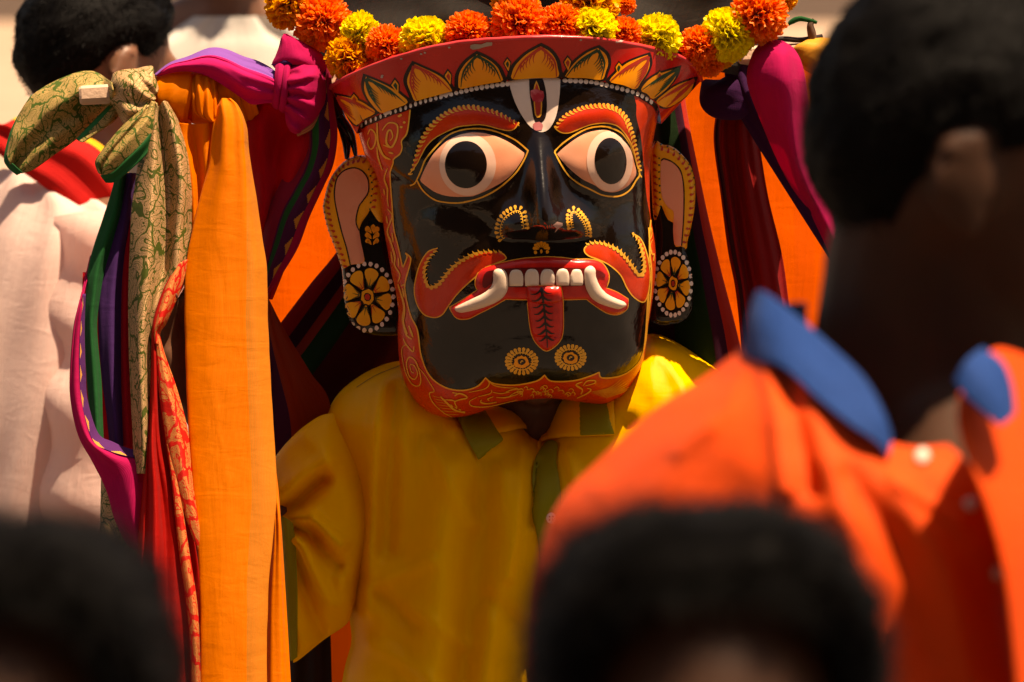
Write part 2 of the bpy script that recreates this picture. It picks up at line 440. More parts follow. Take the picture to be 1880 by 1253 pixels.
OUT = cr([(650,200),(658,243),(664,265),(672,290),(688,315),(696,345),(700,380),(705,420),(711,457),(719,503),(726,533),(731,572),(730,606),(731,640),(734,670),(741,697),(751,718),(766,740),(786,756),(808,765),(830,767),(867,762),(924,742),(984,733),(1025,733),(1085,741),(1110,742),(1130,734),(1148,722),(1170,688),(1183,655),(1189,606),(1195,570),(1199,542),(1203,505),(1204,469),(1200,430),(1195,400),(1193,364),(1194,320),(1196,283),(1201,250),(1208,215),(1214,190),(1220,120),(1200,20),(1100,-40),(980,-60),(860,-40),(740,20),(660,100)], 8, True)
FC = np.array((988., 445.))
ang = np.unwrap(np.arctan2(OUT[:, 1] - FC[1], OUT[:, 0] - FC[0])); rad = np.linalg.norm(OUT - FC, axis=1)
if ang[-1] < ang[0]: ang = ang[::-1]; rad = rad[::-1]
def out_r(a):
    a0 = ang[0]; a = (a - a0) % (2 * math.pi) + a0
    return np.interp(a, np.r_[ang, ang[0] + 2 * math.pi], np.r_[rad, rad[0]])
BROWL = ZE1([(85,860),(150,650),(260,490),(420,410),(620,390),(820,430),(980,490)])
BROWR = ZE2([(205,500),(330,430),(500,390),(650,390),(770,450),(850,580),(905,740)])
def dline(x, y, pl):
    p = np.array(pl); a, b = p[:-1], p[1:]; ab = b - a; q = np.array((x, y))
    t = np.clip(((q - a) * ab).sum(1) / (ab * ab).sum(1), 0, 1)
    return np.sqrt(((a + ab * t[:, None] - q) ** 2).sum(1).min())
def ell(x, y, cx, cy, rx, ry, h, p=1.0):
    e = ((x - cx) / rx) ** 2 + ((y - cy) / ry) ** 2
    return h * (1 - e) ** p if e < 1 else 0
def relief(x, y):
    w = ell(x, y, 866, 303, 104, 66, 12, 1.2) + ell(x, y, 1097, 297, 80, 62, 12, 1.2)
    if 130 < y < 340: w += 4 * math.exp(-(dline(x, y, BROWL) / 17) ** 2) + 4 * math.exp(-(dline(x, y, BROWR) / 15) ** 2)
    a = sm(215, 405, y); cut = 1 - sm(412, 446, y); xc = 988 + (y - 250) * .085
    w += 78 * a ** 1.05 * cut * math.exp(-((x - xc) / (13 + 20 * a)) ** 2)
    for nx, ny in ((946, 414), (1057, 410)):
        w += 30 * (1 - sm(422, 446, y)) * math.exp(-((x - nx) / 25) ** 2 - ((y - ny) / 30) ** 2)
    w += ell(x, y, 1000, 535, 200, 110, 16) + ell(x, y, 1000, 672, 150, 60, 15) + ell(x, y, 822, 440, 75, 70, 7) + ell(x, y, 1160, 440, 45, 70, 7)
    return w
NT, NR = 440, 104
FV = []; FF = []; keep = []
for j in range(NR + 9):
    for i in range(NT):
        a = 2 * math.pi * i / NT; R_ = out_r(a)
        if j <= NR:
            r = math.sin(j / NR * math.pi / 2); x, y = FC[0] + R_ * r * math.cos(a), FC[1] + R_ * r * math.sin(a)
            w = 178 * max(1 - r ** 2.5, 0) ** .55 - .06 * (y - 440) + relief(x, y)
            w += 1.2 * nz(x * .03, y * .03, 1.0)
        else:
            k = (j - NR) / 8; r = 1 - .10 * k * k
            x, y = FC[0] + R_ * r * math.cos(a), FC[1] + R_ * r * math.sin(a); w = -.06 * (y - 440) - 75 * k
        FV.append(P(x, y, w)); keep.append(y > 128)
for j in range(NR + 8):
    for i in range(NT):
        q = (j * NT + i, j * NT + (i + 1) % NT, (j + 1) * NT + (i + 1) % NT, (j + 1) * NT + i)
        if all(keep[v] for v in q): FF.append(q)
face = mesh('face', FV, FF, M_RED, mask); FB = bvh_of(face)
tag(face, 'glossy black face with a red painted border')

def cdecal(name, pts, off, mat, parent, bvh=FB, n=5, **k): return decal(name, cr(pts, n, True), bvh, off, mat, parent, **k)

# black field of the face
black = ZA([(478,500),(472,560),(462,610),(440,640),(442,672),(432,700),(405,722),(402,742),(392,770),(388,800)]) + ZB([(398,0),(405,100),(425,180),(440,250),(446,272),(452,265),(458,250),(466,225),(458,210),(480,230),(480,255),(468,300),(460,330),(456,380),(480,490),(512,560),(530,680),(570,770),(640,820),(720,832),(785,812),(820,775),(820,775),(855,800),(950,808),(1050,790),(1088,763),(1088,763),(1120,790),(1220,788),(1300,765),(1335,750),(1335,750),(1347,775),(1420,770),(1480,740),(1528,680),(1548,560),(1566,420),(1572,300),(1564,220),(1562,140),(1568,60)]) + [(1187,364),(1182,310),(1176,250),(1168,215),(1166,185),(1140,150),(1000,132),(850,150),(760,178)]
blk = cdecal('black_field', black, .5, M_BLACK, face, step=5, n=4)
B1 = FB
pt = Paint(FB, 1.1); k0 = len(ZA([(0, 0)] * 10))
pt.stroke(black[:10] + black[10:-9], 2.6, n=5)
# right hand border flame hooks
pt.stroke(ZR2([(365,930),(372,1040),(395,1000),(390,930)]), 1.6); pt.stroke(ZR2([(372,1040),(385,1140),(405,1190),(418,1180),(412,1250)]), 1.8)
# scrolls of the left border
for s_, w_ in (([(640,520),(700,450),(780,470),(780,580),(730,680),(680,640),(690,540),(720,520),(740,580),(715,620)], 4), ([(590,450),(600,640),(650,760),(720,800)], 5), ([(500,560),(530,510),(575,560),(570,650),(530,700),(500,640),(520,590)], 3.4),
               ([(590,680),(600,780),(640,900)], 3.5), ([(690,880),(660,980),(690,1080),(690,1180),(700,1250)], 3.6), ([(770,620),(730,680),(650,660)], 3.5), ([(655,1080),(665,1140)], 3), ([(700,730),(745,742)], 4)):
    pt.stroke(ZL1(s_), w_, .55)
for x_, y_ in ((815, 375), (850, 445), (820, 490), (800, 385)): pt.dot(*ZL1([(x_, y_)])[0], 2.8, 2.2)
for s_, w_ in (([(690,20),(735,90),(690,230),(720,330),(760,470),(760,560),(810,650),(790,720)], 3.6), ([(680,90),(690,160)], 3), ([(735,250),(745,340)], 3), ([(795,490),(800,570)], 3), ([(725,430),(740,540)], 3), ([(790,740),(850,950),(840,1100),(880,1220)], 5), ([(835,780),(850,870)], 4), ([(895,1140),(935,1250)], 4), ([(860,740),(820,760)], 3)):
    pt.stroke(ZL2(s_), w_, .5)
for s_, w_ in (([(150,0),(190,110),(260,160)], 5), ([(230,20),(270,130)], 4.5), ([(150,150),(180,220),(270,320),(285,250)], 4), ([(180,230),(130,290),(150,480),(200,640),(270,740),(350,750),(370,650),(310,450),(230,390),(190,470),(220,620),(290,670),(330,600),(290,500),(235,490),(250,570),(285,590)], 3.8), ([(320,500),(410,600),(480,710),(540,820),(480,850),(520,960),(640,1080),(760,1150)], 3.4),
               ([(620,890),(700,970),(800,1060),(930,1095)], 6), ([(770,840),(830,850),(800,880),(860,850),(940,880),(950,910),(860,930),(800,960),(830,1030)], 5), ([(650,930),(760,935),(800,950)], 4), ([(1190,650),(1240,720),(1180,790),(980,835)], 3.5), ([(1210,660),(1290,740),(1420,770),(1600,780)], 3.5), ([(1270,800),(1250,850),(1100,890)], 3), ([(1280,830),(1380,850),(1500,830)], 3), ([(1080,900),(990,950),(1020,1010),(1200,1020),(1400,980),(1600,930)], 3.5), ([(1140,930),(1130,960),(1200,980),(1330,960)], 5), ([(1290,890),(1220,920),(1240,940)], 4), ([(1330,900),(1450,900),(1600,860)], 4), ([(1450,830),(1540,800),(1671,790)], 4), ([(1500,880),(1590,830),(1671,830)], 3)):
    pt.stroke(ZC1(s_), w_ * .62, .45)
for i in range(7): pt.stroke(ZC1([(520 + i * 22, 880 + i * 38), (610 + i * 40, 905 + i * 36)]), .8, .3)
for i in range(5): pt.stroke(ZC1([(700 + i * 50, 960 + i * 30), (725 + i * 52, 1000 + i * 22)]), 2.2, .3)
for i in range(26):   # fish-scale commas along the chin
    x_ = random.uniform(20, 760); y_ = 760 + random.uniform(0, 130) - abs(x_ - 380) * .04; q = random.uniform(40, 85)
    pt.stroke(ZC2([(x_, y_), (x_ + q * .6, y_ - 22), (x_ + q, y_ + 6), (x_ + q * .7, y_ + 22)]), 2.0, .6)
for s_, w_ in (([(910,750),(960,690),(1060,685),(1050,720),(940,750)], 2.6), ([(900,700),(820,740),(900,800),(880,860)], 3.4), ([(960,780),(1010,800),(960,850),(830,910)], 3.2)): pt.stroke(ZC2(s_), w_, .5)
for i in range(9): pt.stroke(ZC2([(1000 + i * 25, 830 + i * 13 - i * i * .4), (1240 + i * 32, 780 + i * 4), (1400 + i * 20, 660 + i * 22)]), 1.1, .5)
for i in range(7): pt.stroke([(1178 + i * 1.5, 660 - i * 8), (1186 + i * .8, 620 - i * 25), (1190 + i * 1.2, 560 - i * 20)], 1.4, .5)
pt.build('border_scrollwork', M_GOLD, face)

# eyes
def eye(pink, wc, wr, pc, pr, gold, tail, tilt):
    e = cdecal('eye', pink, 1.2, M_PINK, mask, step=5, H=1.5, R=22)
    def ring(c, r, rot):
        return [(c[0] + r[0] * math.cos(a) * math.cos(rot) - r[1] * math.sin(a) * math.sin(rot), c[1] + r[0] * math.cos(a) * math.sin(rot) + r[1] * math.sin(a) * math.cos(rot)) for a in np.linspace(0, 2 * math.pi, 48, endpoint=False)]
    eb = bvh_of(e)
    decal('iris_ring', np.array(ring(wc, wr, tilt)), eb, .5, M_RING, e, step=4)
    decal('pupil', np.array(ring(pc, pr, tilt)), eb, 1.0, M_BLACK, e, step=4, H=1, R=26)
    g = Paint(FB, 1.6); g.stroke(gold + gold[:1], 2.9, n=6); g.stroke(tail, 2.4, n=5)
    g.build('gold_outline', M_GOLD, e)
    return e
eye(ZE1([(155,965),(200,860),(270,740),(370,640),(450,590),(560,556),(640,550),(740,560),(850,595),(960,650),(1080,735),(1080,735),(1050,800),(960,920),(870,990),(760,1050),(650,1098),(590,1112),(420,1112),(300,1080),(220,1030),(165,985)]),
    ZE1([(572, 832)])[0], (52.0, 57.0), ZE1([(557, 832)])[0], (38.4, 43.2),
    ZE1([(125,965),(160,890),(200,790),(280,690),(370,600),(450,550),(560,520),(680,515),(790,530),(900,570),(1000,620),(1110,710),(1110,710),(1080,780),(1010,890),(920,980),(830,1050),(720,1110),(620,1145),(500,1170),(380,1165),(290,1145),(210,1090),(160,1030)]),
    ZE1([(65,1015),(105,997),(128,960)]), 0)
eye(ZE2([(205,740),(205,740),(270,680),(380,600),(480,550),(580,530),(650,530),(720,560),(790,620),(850,700),(880,790),(902,900),(880,960),(830,1020),(760,1062),(690,1077),(600,1058),(540,1015),(430,960),(330,880),(260,810)]),
    ZE2([(672, 803)])[0], (42.0, 55.5), ZE2([(678, 800)])[0], (29, 42.5),
    ZE2([(180,720),(180,720),(240,660),(320,600),(420,540),(510,505),(620,495),(700,515),(780,560),(840,640),(880,740),(910,840),(930,920),(900,970),(850,1050),(780,1100),(700,1115),(600,1100),(500,1050),(400,1000),(310,930),(240,830)]),
    ZE2([(925,905),(948,945)]), -.06)

def edge_drops(pa, line, n, r, tlen, side, bend=.4, taper=True):
    L = resample(cr(line, 8), n); t = np.gradient(L, axis=0); t /= np.linalg.norm(t, axis=1)[:, None]
    for i in range(n):
        k = 1 - .35 * abs(2 * i / (n - 1) - 1) ** 2 if taper else 1
        k *= random.uniform(.9, 1.1)
        nx, ny = -t[i][1] * side, t[i][0] * side
        pa.drop(L[i][0], L[i][1], r * k, (nx * .8 + t[i][0] * .7) * tlen * k, (ny * .8 + t[i][1] * .7) * tlen * k, bend)

def brow(top, low, n, fl):
    e = cdecal('eyebrow', top + low, 1.2, M_RED, mask, step=5, H=.4, R=8)
    g = Paint(FB, 2.1); edge_drops(g, top, n, 2.9, 9.5, 1, .4 * fl); g.stroke([top[-1]] + low + [top[0]], 2.0, n=5)
    g.build('gold_edge', M_GOLD, e)
brow(ZE1([(60,912),(85,860),(110,770),(140,670),(190,560),(250,480),(330,405),(420,352),(520,322),(620,318),(720,335),(820,362),(900,400),(970,440),(1020,465)]),
     ZE1([(985,515),(930,530),(850,515),(760,490),(680,478),(580,485),(480,500),(380,545),(280,600),(210,670),(165,750),(130,820),(75,895)]), 32, 1)
brow(ZE2([(190,500),(215,460),(270,400),(340,362),(420,328),(520,308),(620,304),(700,318),(770,360),(820,420),(850,490),(880,580),(900,680),(925,800),(940,880)]),
     ZE2([(910,850),(890,760),(860,660),(810,570),(750,500),(680,470),(600,465),(500,480),(420,510),(320,550),(250,550),(200,520)]), 33, 1)

# forehead mark
tl = cdecal('forehead_mark', ZA([(925,362),(925,362),(1040,355),(1160,357),(1160,357),(1155,440),(1140,530),(1110,585),(1075,602),(1040,590),(1000,550),(960,480),(935,410)]), 1.2, M_TILAK, mask, step=6)
cdecal('dark_stripe', ZA([(1018,362),(1018,362),(1080,358),(1080,358),(1095,420),(1098,500),(1088,545),(1062,562),(1040,545),(1028,480),(1020,420)]), 1.7, M_DARK, tl, step=6)
cdecal('gold_flame', ZE1([(1180,90),(1180,90),(1205,150),(1228,250),(1230,330),(1222,400),(1195,420),(1170,400),(1160,330),(1155,250),(1158,150)]), 2.2, M_GOLD, tl, step=5)
cdecal('red_flame', ZE1([(1181,118),(1200,165),(1216,250),(1218,330),(1210,390),(1194,404),(1180,392),(1170,330),(1167,250),(1169,160)]), 2.7, M_REDP, tl, step=5)
g = Paint(FB, 3.2)
g.poly(np.array(ZE1([(1128,180),(1170,165),(1240,185),(1248,230),(1235,275),(1190,285),(1150,272),(1128,225)])), 5)
g.build('red_powder_smear', lacquer('red_powder', (.42, .02, .03), (.62, .14, .15), rough=.7, coat=0, big=120), tl)
g = Paint(FB, 2.2); g.dot(*ZE1([(1195, 495)])[0], 9.5, 8, n=14); g.build('pink_powder_dab', M_ROSE, tl)

# moustache
def mous(outer, inner, n, fl):
    e = cdecal('moustache', outer + inner, 1.2, M_RED, mask, step=5, H=.8, R=10)
    g = Paint(FB, 2.5); edge_drops(g, inner, n, 3.3, 10, 1, .35 * fl); g.build('gold_drops', M_GOLD, e)
    g = Paint(FB, 1.7); g.stroke(outer, 2.2); g.build('gold_edge', M_GOLD, e)
mous(ZB([(605,187),(560,205),(525,260),(505,330),(500,390),(515,450),(545,490),(590,503),(625,490),(650,455),(690,400),(740,350),(800,300),(850,265),(910,240),(908,222),(890,208)]),
     ZB([(890,208),(840,206),(790,212),(740,232),(690,265),(650,305),(625,340),(600,362),(570,368),(550,340),(543,290),(558,240),(590,203)]), 27, -1)
mous(ZB([(1285,172),(1268,190),(1270,208),(1290,225),(1330,240),(1380,265),(1430,310),(1460,370),(1490,410),(1530,433),(1550,410),(1562,350),(1562,280),(1545,200),(1520,145),(1485,122)]),
     ZB([(1485,122),(1510,150),(1528,200),(1538,260),(1533,302),(1515,312),(1490,287),(1460,245),(1420,203),(1370,177),(1320,166),(1285,172)]), 26, -1)

# mouth
LIP = ZM([(85,650),(85,650),(200,585),(350,485),(350,485),(330,430),(340,360),(380,295),(450,260),(600,220),(780,185),(900,175),(1000,168),(1150,175),(1280,190),(1400,190),(1500,205),(1560,250),(1600,330),(1600,400),(1575,465),(1575,465),(1680,505),(1785,570),(1785,570),(1775,660),(1700,715),(1620,715),(1540,680),(1440,610),(1390,570),(1390,570),(1160,575),(815,575),(620,570),(620,570),(500,640),(380,700),(270,755),(180,760),(130,730)])
lips = cdecal('lips', LIP, 1.2, M_TONG, mask, step=4, H=9, R=16)
g = Paint(FB, 1.8); g.stroke(LIP + LIP[:1], 2.6); g.build('gold_outline', M_GOLD, lips)
LB = bvh_of(lips)
mouth = cdecal('mouth_hollow', ZM([(420,330),(480,300),(700,275),(1000,270),(1300,275),(1500,295),(1570,340),(1560,370),(1520,355),(1420,430),(1150,452),(640,456),(500,420),(420,470),(395,420)]), 1.2, lacquer('mouth_dark_red', (.16, .008, .008), rough=.3), lips, bvh=LB, step=5)
for x0, x1, y0, y1 in ((650,788,292,447),(800,940,286,447),(950,1088,288,443),(1098,1228,285,440),(1235,1358,290,440)):
    xm = (x0 + x1) / 2
    o = cdecal('tooth', ZM([(x0+6,y1),(x0+6,y1),(x0,y0+80),(x0+12,y0+28),(xm-30,y0),(xm+30,y0),(x1-12,y0+28),(x1,y0+80),(x1-4,y1),(x1-4,y1)]), 1.8, M_TOOTH, mask, bvh=LB, step=3.2, H=2.6, R=5)
def bvh_join(*obs):
    V = []; F = []
    for o in obs:
        k = len(V); V += [v.co.copy() for v in o.data.vertices]; F += [tuple(k + i for i in p.vertices) for p in o.data.polygons]
    return BVHTree.FromPolygons(V, F)
FLB = bvh_join(face, lips)
tl1 = ZM([(500,330),(520,290),(580,282),(620,310),(640,370),(642,460),(612,530),(540,590),(430,640),(300,680),(200,700),(150,688),(140,660),(180,630),(300,570),(400,520),(470,465),(500,400)])
tl2 = ZM([(1370,300),(1400,262),(1440,255),(1475,290),(1480,360),(1520,450),(1580,520),(1680,570),(1750,600),(1758,635),(1700,665),(1620,648),(1520,612),(1440,558),(1390,480),(1372,400)])
cdecal('fang', tl1, 1.8, M_TOOTH, mask, bvh=FLB, step=3.2, H=9, R=13)
cdecal('fang', tl2, 1.8, M_TOOTH, mask, bvh=FLB, step=3.2, H=9, R=12)
TG = ZM([(822,447),(822,447),(985,440),(1145,447),(1145,447),(1165,560),(1170,700),(1170,850),(1150,950),(1090,1020),(1010,1060),(940,1020),(880,940),(850,820),(826,600)])
tong = cdecal('tongue', TG, 2.2, M_TONG, mask, bvh=FLB, step=4, H=13, R=24)
TB = bvh_of(tong)
g = Paint(TB, .6); g.stroke(ZM([(960,460),(985,640),(1000,800),(1015,960),(1018,1040)]), 5.5, 2.0)
for i in range(8):
    y_ = 480 + i * 64; x_ = 962 + i * 7
    g.stroke(ZM([(x_, y_), (x_ - 50, y_ + 42), (x_ - 105 + i * 4, y_ + 45)]), 5, 2.0); g.stroke(ZM([(x_, y_), (x_ + 50, y_ + 36), (x_ + 100 - i * 3, y_ + 34)]), 5, 2.0)
g.build('dark_veins', M_DARK, tong)
g = Paint(FLB, 2.6); g.stroke(TG[1:] , 2.3); g.build('gold_outline', M_GOLD, tong)

# nostril curls, lip flower, chin rosettes
def curl(line, n, w, side):
    g = Paint(FB, 1.2); L = cr(ZN(line), 8); g.stroke(L, 1.4, raw=True)
    Q = resample(L, n); t = np.gradient(Q, axis=0); t /= np.linalg.norm(t, axis=1)[:, None]
    for i in range(n):
        nx, ny = t[i][1] * side, -t[i][0] * side
        g.drop(Q[i][0] + nx * w, Q[i][1] + ny * w, 2.9, -nx * w * .85, -ny * w * .85, .1)
    Q = resample(L, int(n * 1.2)); t = np.gradient(Q, axis=0); t /= np.linalg.norm(t, axis=1)[:, None]
    for i in range(len(Q)):
        nx, ny = t[i][1] * side, -t[i][0] * side
        g.stroke([tuple(Q[i]), (Q[i][0] - nx * 3.6, Q[i][1] - ny * 3.6)], 1.5)
    g.build('nostril_curl', M_GOLD, mask)
curl([(345,690),(305,600),(330,460),(400,370),(520,300),(600,320),(625,420),(640,540)], 17, 8, 1)
curl([(1330,530),(1312,420),(1320,330),(1370,305),(1450,390),(1510,480),(1545,590),(1545,650)], 17, 6.5, 1)
def rosette(name, cx, cy, rx, ry, n=22):
    g = Paint(FB, 1.2)
    for i in range(n):
        a = 2 * math.pi * i / n
        g.drop(cx + rx * .86 * math.cos(a), cy + ry * .86 * math.sin(a), 3.1, -rx * .42 * math.cos(a), -ry * .42 * math.sin(a), 0)
    r1 = [(cx + rx * .60 * math.cos(a), cy + ry * .60 * math.sin(a)) for a in np.linspace(0, 2 * math.pi, 30)]
    g.stroke(r1, 2.2, raw=True); o = g.build(name, M_GOLD, mask)
    g = Paint(FB, 1.8); g.dot(cx, cy, rx * .52, ry * .52, n=24); g.build('dark_ring', M_DARK, o)
    g = Paint(FB, 2.3); g.dot(cx, cy + 1, rx * .43, ry * .43, n=24); g.build('orange_disc', M_ORANGE, o)
    g = Paint(FB, 2.8); g.dot(cx, cy, rx * .22, ry * .22, n=16); g.build('dark_centre', M_DARK, o)
    g = Paint(FB, 3.2); g.stroke([(cx - 2, cy + 2), (cx, cy - 2), (cx + 3, cy - 1)], 2); g.build('gold_fleck', M_GOLD, o)
rosette('chin_rosette', 957.5, 663, 33, 26); rosette('chin_rosette', 1047.5, 656, 31, 25)
g = Paint(FB, 1.2)
for i in range(7):
    a = -math.pi / 2 + (i - 3) * .48
    g.drop(994 + 13 * math.cos(a), 458 + 12 * math.sin(a), 3, -9 * math.cos(a), -9 * math.sin(a), .1)
g.dot(994, 462, 2.2, 4); g.dot(983, 464, 3, 3.4); g.dot(1005, 463, 3, 3.4); g.build('lip_flower', M_ORANGE, mask)
g = Paint(FB, 1.4); g.poly(np.array(ZN([(1050,495),(1110,450),(1190,470),(1190,505),(1140,540),(1080,600),(1105,540)])), 4)
g.build('paint_chip', lacquer('bare_plaster', (.55, .30, .24), rough=.8, coat=0), mask)

# crown
LO = cr([(655,246)] + ZL1([(420,470)]) + ZA([(275,548),(330,525),(385,503),(450,482),(520,456),(640,424),(720,404),(785,390),(850,380),(920,370),(1040,356),(1170,356),(1270,360),(1340,370),(1440,394),(1510,416),(1560,445),(1600,478)]) + [(1212,212), (1214,228)], 6)
UP = cr(ZA([(115,405),(120,395),(180,358),(280,312),(400,268),(520,232),(640,205),(770,188),(900,178),(1100,170),(1300,178),(1420,192),(1520,210),(1620,234),(1700,260),(1760,300),(1790,342)]) + [(1286, 150)], 6)
NS, NTT = 260, 26
LO = resample(LO, NS); UP = resample(UP, NS)
def crown_w(i, t):
    x = LO[i][0] * (1 - t) + UP[i][0] * t
    h = P(0, 0)
    return x
def wsurf(x, y):
    return unP(proj(FB, x, y, 0))[2]
CV = []; CUV = []
for j in range(NTT + 1):
    t = j / NTT
    for i in range(NS):
        s = i / (NS - 1)
        wl_ = wsurf(min(max(LO[i][0], 668), 1206), LO[i][1]) + 5
        ph = (UP[i][0] - 946) / 340; wu = -52 + 262 * math.sqrt(max(1 - ph * ph, 0))
        k = t ** 1.35
        x = LO[i][0] * (1 - t) + UP[i][0] * t; y = LO[i][1] * (1 - t) + UP[i][1] * t
        CV.append(P(x, y, wl_ * (1 - k) + wu * k))
# turn the two ends and the rim back so that it is a shell
CFc = [(j * NS + i, j * NS + i + 1, (j + 1) * NS + i + 1, (j + 1) * NS + i) for j in range(NTT) for i in range(NS - 1)]
b0 = len(CV)
for j in range(NTT + 1):
    for e in (0, NS - 1):
        v = CV[j * NS + e]
        for k in (1, 2, 3): CV.append(v + Vector((-(1 if e else -1) * .004 * k * k, .022 * k, 0)))
for j in range(NTT):
    for q, e in enumerate((0, NS - 1)):
        for k in range(3):
            A_ = (j * NS + e) if k == 0 else b0 + j * 6 + q * 3 + k - 1
            B_ = ((j + 1) * NS + e) if k == 0 else b0 + (j + 1) * 6 + q * 3 + k - 1
            CFc.append((A_, b0 + j * 6 + q * 3 + k, b0 + (j + 1) * 6 + q * 3 + k, B_))
crown = mesh('crown', CV, CFc, M_CROWN, mask); CB = bvh_of(crown)
rim = []
UPW = []
for i in range(0, NS, 3):
    v = CV[NTT * NS + i]; UPW.append(v)
RV = []; RF = []
for i, v in enumerate(UPW):
    nb = UPW[min(i + 1, len(UPW) - 1)] - UPW[max(i - 1, 0)]; nb.normalize()
    a = nb.cross(Vector((0, 0, 1))).normalized(); b = nb.cross(a)
    for k in range(10):
        th = 2 * math.pi * k / 10; r = S0 * 4.4 * (1 + .25 * nz(i * .35, k * .4, 7))
        RV.append(v + a * r * math.cos(th) * 1.2 + b * r * math.sin(th) + Vector((0, .003, 0)))
    if i:
        for k in range(10): RF.append(((i - 1) * 10 + k, (i - 1) * 10 + (k + 1) % 10, i * 10 + (k + 1) % 10, i * 10 + k))
rim = mesh('rim', RV, RF, M_RIM, crown)
# top board closing the crown behind the flowers
TOPV = [CV[NTT * NS + i] for i in range(0, NS, 4)]; nT = len(TOPV)
tv = [v + Vector((0, .004, -.002)) for v in TOPV] + [Vector((v.x * .9, D0 + .14, P(985, 40).z)) for v in TOPV]
mesh('crown_top', tv, [(i, i + 1, nT + i + 1, nT + i) for i in range(nT - 1)], M_CROWN, crown)

def petal(pts, style, lines):
    """lotus petal: dark outline, orange body, inner flame strokes"""
    q = cr(pts, 6, True); c = q.mean(0)
    o = decal('crown_petal', c + (q - c) * 1.03, CB, .6, M_DARK, crown, step=5)
    decal('petal_body', c + (q - c) * np.array((.87, .90)) + np.array((0, .8)), CB, 1.1, M_ORANGE, o, step=5)
    g = Paint(CB, 1.6)
    for l_, w_ in lines: g.stroke(l_, w_, 2.0)
    g.build('flame_strokes', M_GREEN if style == 'g' else M_REDP, o)
def flame(tip, base_l, base_r, n=5):
    """strokes that fall from the tip of a petal and curve outwards"""
    out = []; tip = np.array(tip); L = np.array(base_l); R_ = np.array(base_r); mid = (L + R_) / 2
    for sd, e in ((-1, L), (1, R_)):
        side = e - mid
        out.append(([tuple(tip), tuple(tip + (e - tip) * .45 + side * .28), tuple(e)], 6.2))
        O = lambda s: tip * (1 - s) ** 2 + 2 * s * (1 - s) * (tip + (e - tip) * .45 + side * .42) + e * s * s
        for i in range(1, n + 1):
            s = .06 + .105 * i; p = O(s) - side * .05; q = p + (mid - tip) * (.40 - .03 * i) - side * .04
            out.append(([tuple(p), tuple((p + q) / 2 + side * .07), tuple(q)], 3.3))
    return out
P7 = [
 ('r', ZA([(135,425),(135,425),(190,435),(250,452),(300,480),(335,512),(270,548),(235,575),(190,530),(155,475)]), ZA([(150,440)])[0], ZA([(232,548)])[0], ZA([(318,512)])[0]),
 ('g', ZA([(268,338),(268,338),(330,362),(400,395),(450,430),(484,470),(400,505),(345,520),(300,480),(268,430),(258,385)]), ZA([(280,358)])[0], ZA([(350,505)])[0], ZA([(455,468)])[0]),
 ('r', ZA([(490,280),(490,280),(560,310),(620,340),(660,375),(684,415),(680,418),(600,440),(500,470),(470,425),(450,370),(462,325)]), ZA([(495,300)])[0], ZA([(508,455)])[0], ZA([(660,412)])[0]),
 ('g', ZA([(780,234),(780,234),(840,262),(885,300),(905,340),(912,370),(850,382),(760,398),(690,410),(682,370),(690,325),(725,275)]), ZA([(780,252)])[0], ZA([(708,398)])[0], ZA([(890,368)])[0]),
 ('r', ZA([(1072,198),(1072,198),(1120,225),(1150,265),(1162,310),(1160,356),(1040,360),(928,366),(925,330),(945,290),(1000,238)]), ZA([(1072,216)])[0], ZA([(945,358)])[0], ZA([(1142,350)])[0]),
 ('g', ZA([(1335,208),(1335,208),(1375,240),(1388,285),(1375,330),(1355,368),(1270,360),(1170,356),(1180,325),(1220,275),(1280,230)]), ZA([(1330,228)])[0], ZA([(1185,350)])[0], ZA([(1345,358)])[0]),
 ('r', ZA([(1565,240),(1565,240),(1575,285),(1560,330),(1530,375),(1500,412),(1440,392),(1368,374),(1400,330),(1450,285),(1510,258)]), ZA([(1558,258)])[0], ZA([(1385,370)])[0], ZA([(1495,402)])[0]),
 ('g', ZA([(1705,300),(1705,300),(1690,350),(1650,400),(1600,440),(1570,455),(1545,430),(1512,412),(1540,370),(1590,335),(1650,315)]), ZA([(1695,312)])[0], ZA([(1530,408)])[0], ZA([(1585,440)])[0]),
 ('r', ZA([(1780,350),(1780,350),(1760,410),(1710,455),(1650,490),(1610,488),(1580,462),(1620,425),(1680,385),(1735,362)]), ZA([(1765,362)])[0], ZA([(1600,460)])[0], ZA([(1640,485)])[0]),
]
for a_, b_ in zip(ZA([(225,425),(400,360),(640,320),(918,262),(1190,258),(1412,282),(1590,325)]), ZA([(290,470),(452,420),(680,370),(925,350),(1170,325),(1395,330),(1560,370)])):
    pass
for k_, (tip, sz, col) in enumerate(((ZA([(222,418)])[0], (16, 26), 'r'), (ZA([(408,352)])[0], (15, 28), 'g'), (ZA([(648,312)])[0], (14, 26), 'r'), (ZA([(918,258)])[0], (13, 24), 'g'), (ZA([(1192,250)])[0], (14, 26), 'r'), (ZA([(1425,276)])[0], (14, 24), 'g'), (ZA([(1610,318)])[0], (14, 20), 'r'))):
    x_, y_ = tip; lean = (-.45, -.4, -.25, 0, .1, .35, .6)[k_]; w_, h_ = sz
    q = np.array([(x_, y_), (x_ + w_ * .62, y_ + h_ * .42), (x_ - lean * h_ * .5 + 3, y_ + h_ * 1.35), (x_ - w_ * .62, y_ + h_ * .5)])
    o = decal('crown_bud', q, CB, .4, M_DARK, crown, step=5, dens=4); c = q.mean(0)
    decal('bud_body', c + (q - c) * .72, CB, .9, M_ORANGE, o, step=5, dens=3); decal('bud_heart', c + (q - c) * .40, CB, 1.4, M_GREEN if col == 'g' else M_REDP, o, step=5, dens=3)
for st, pts, tip, bl, br in P7: petal(pts, st, flame(tip, bl, br))
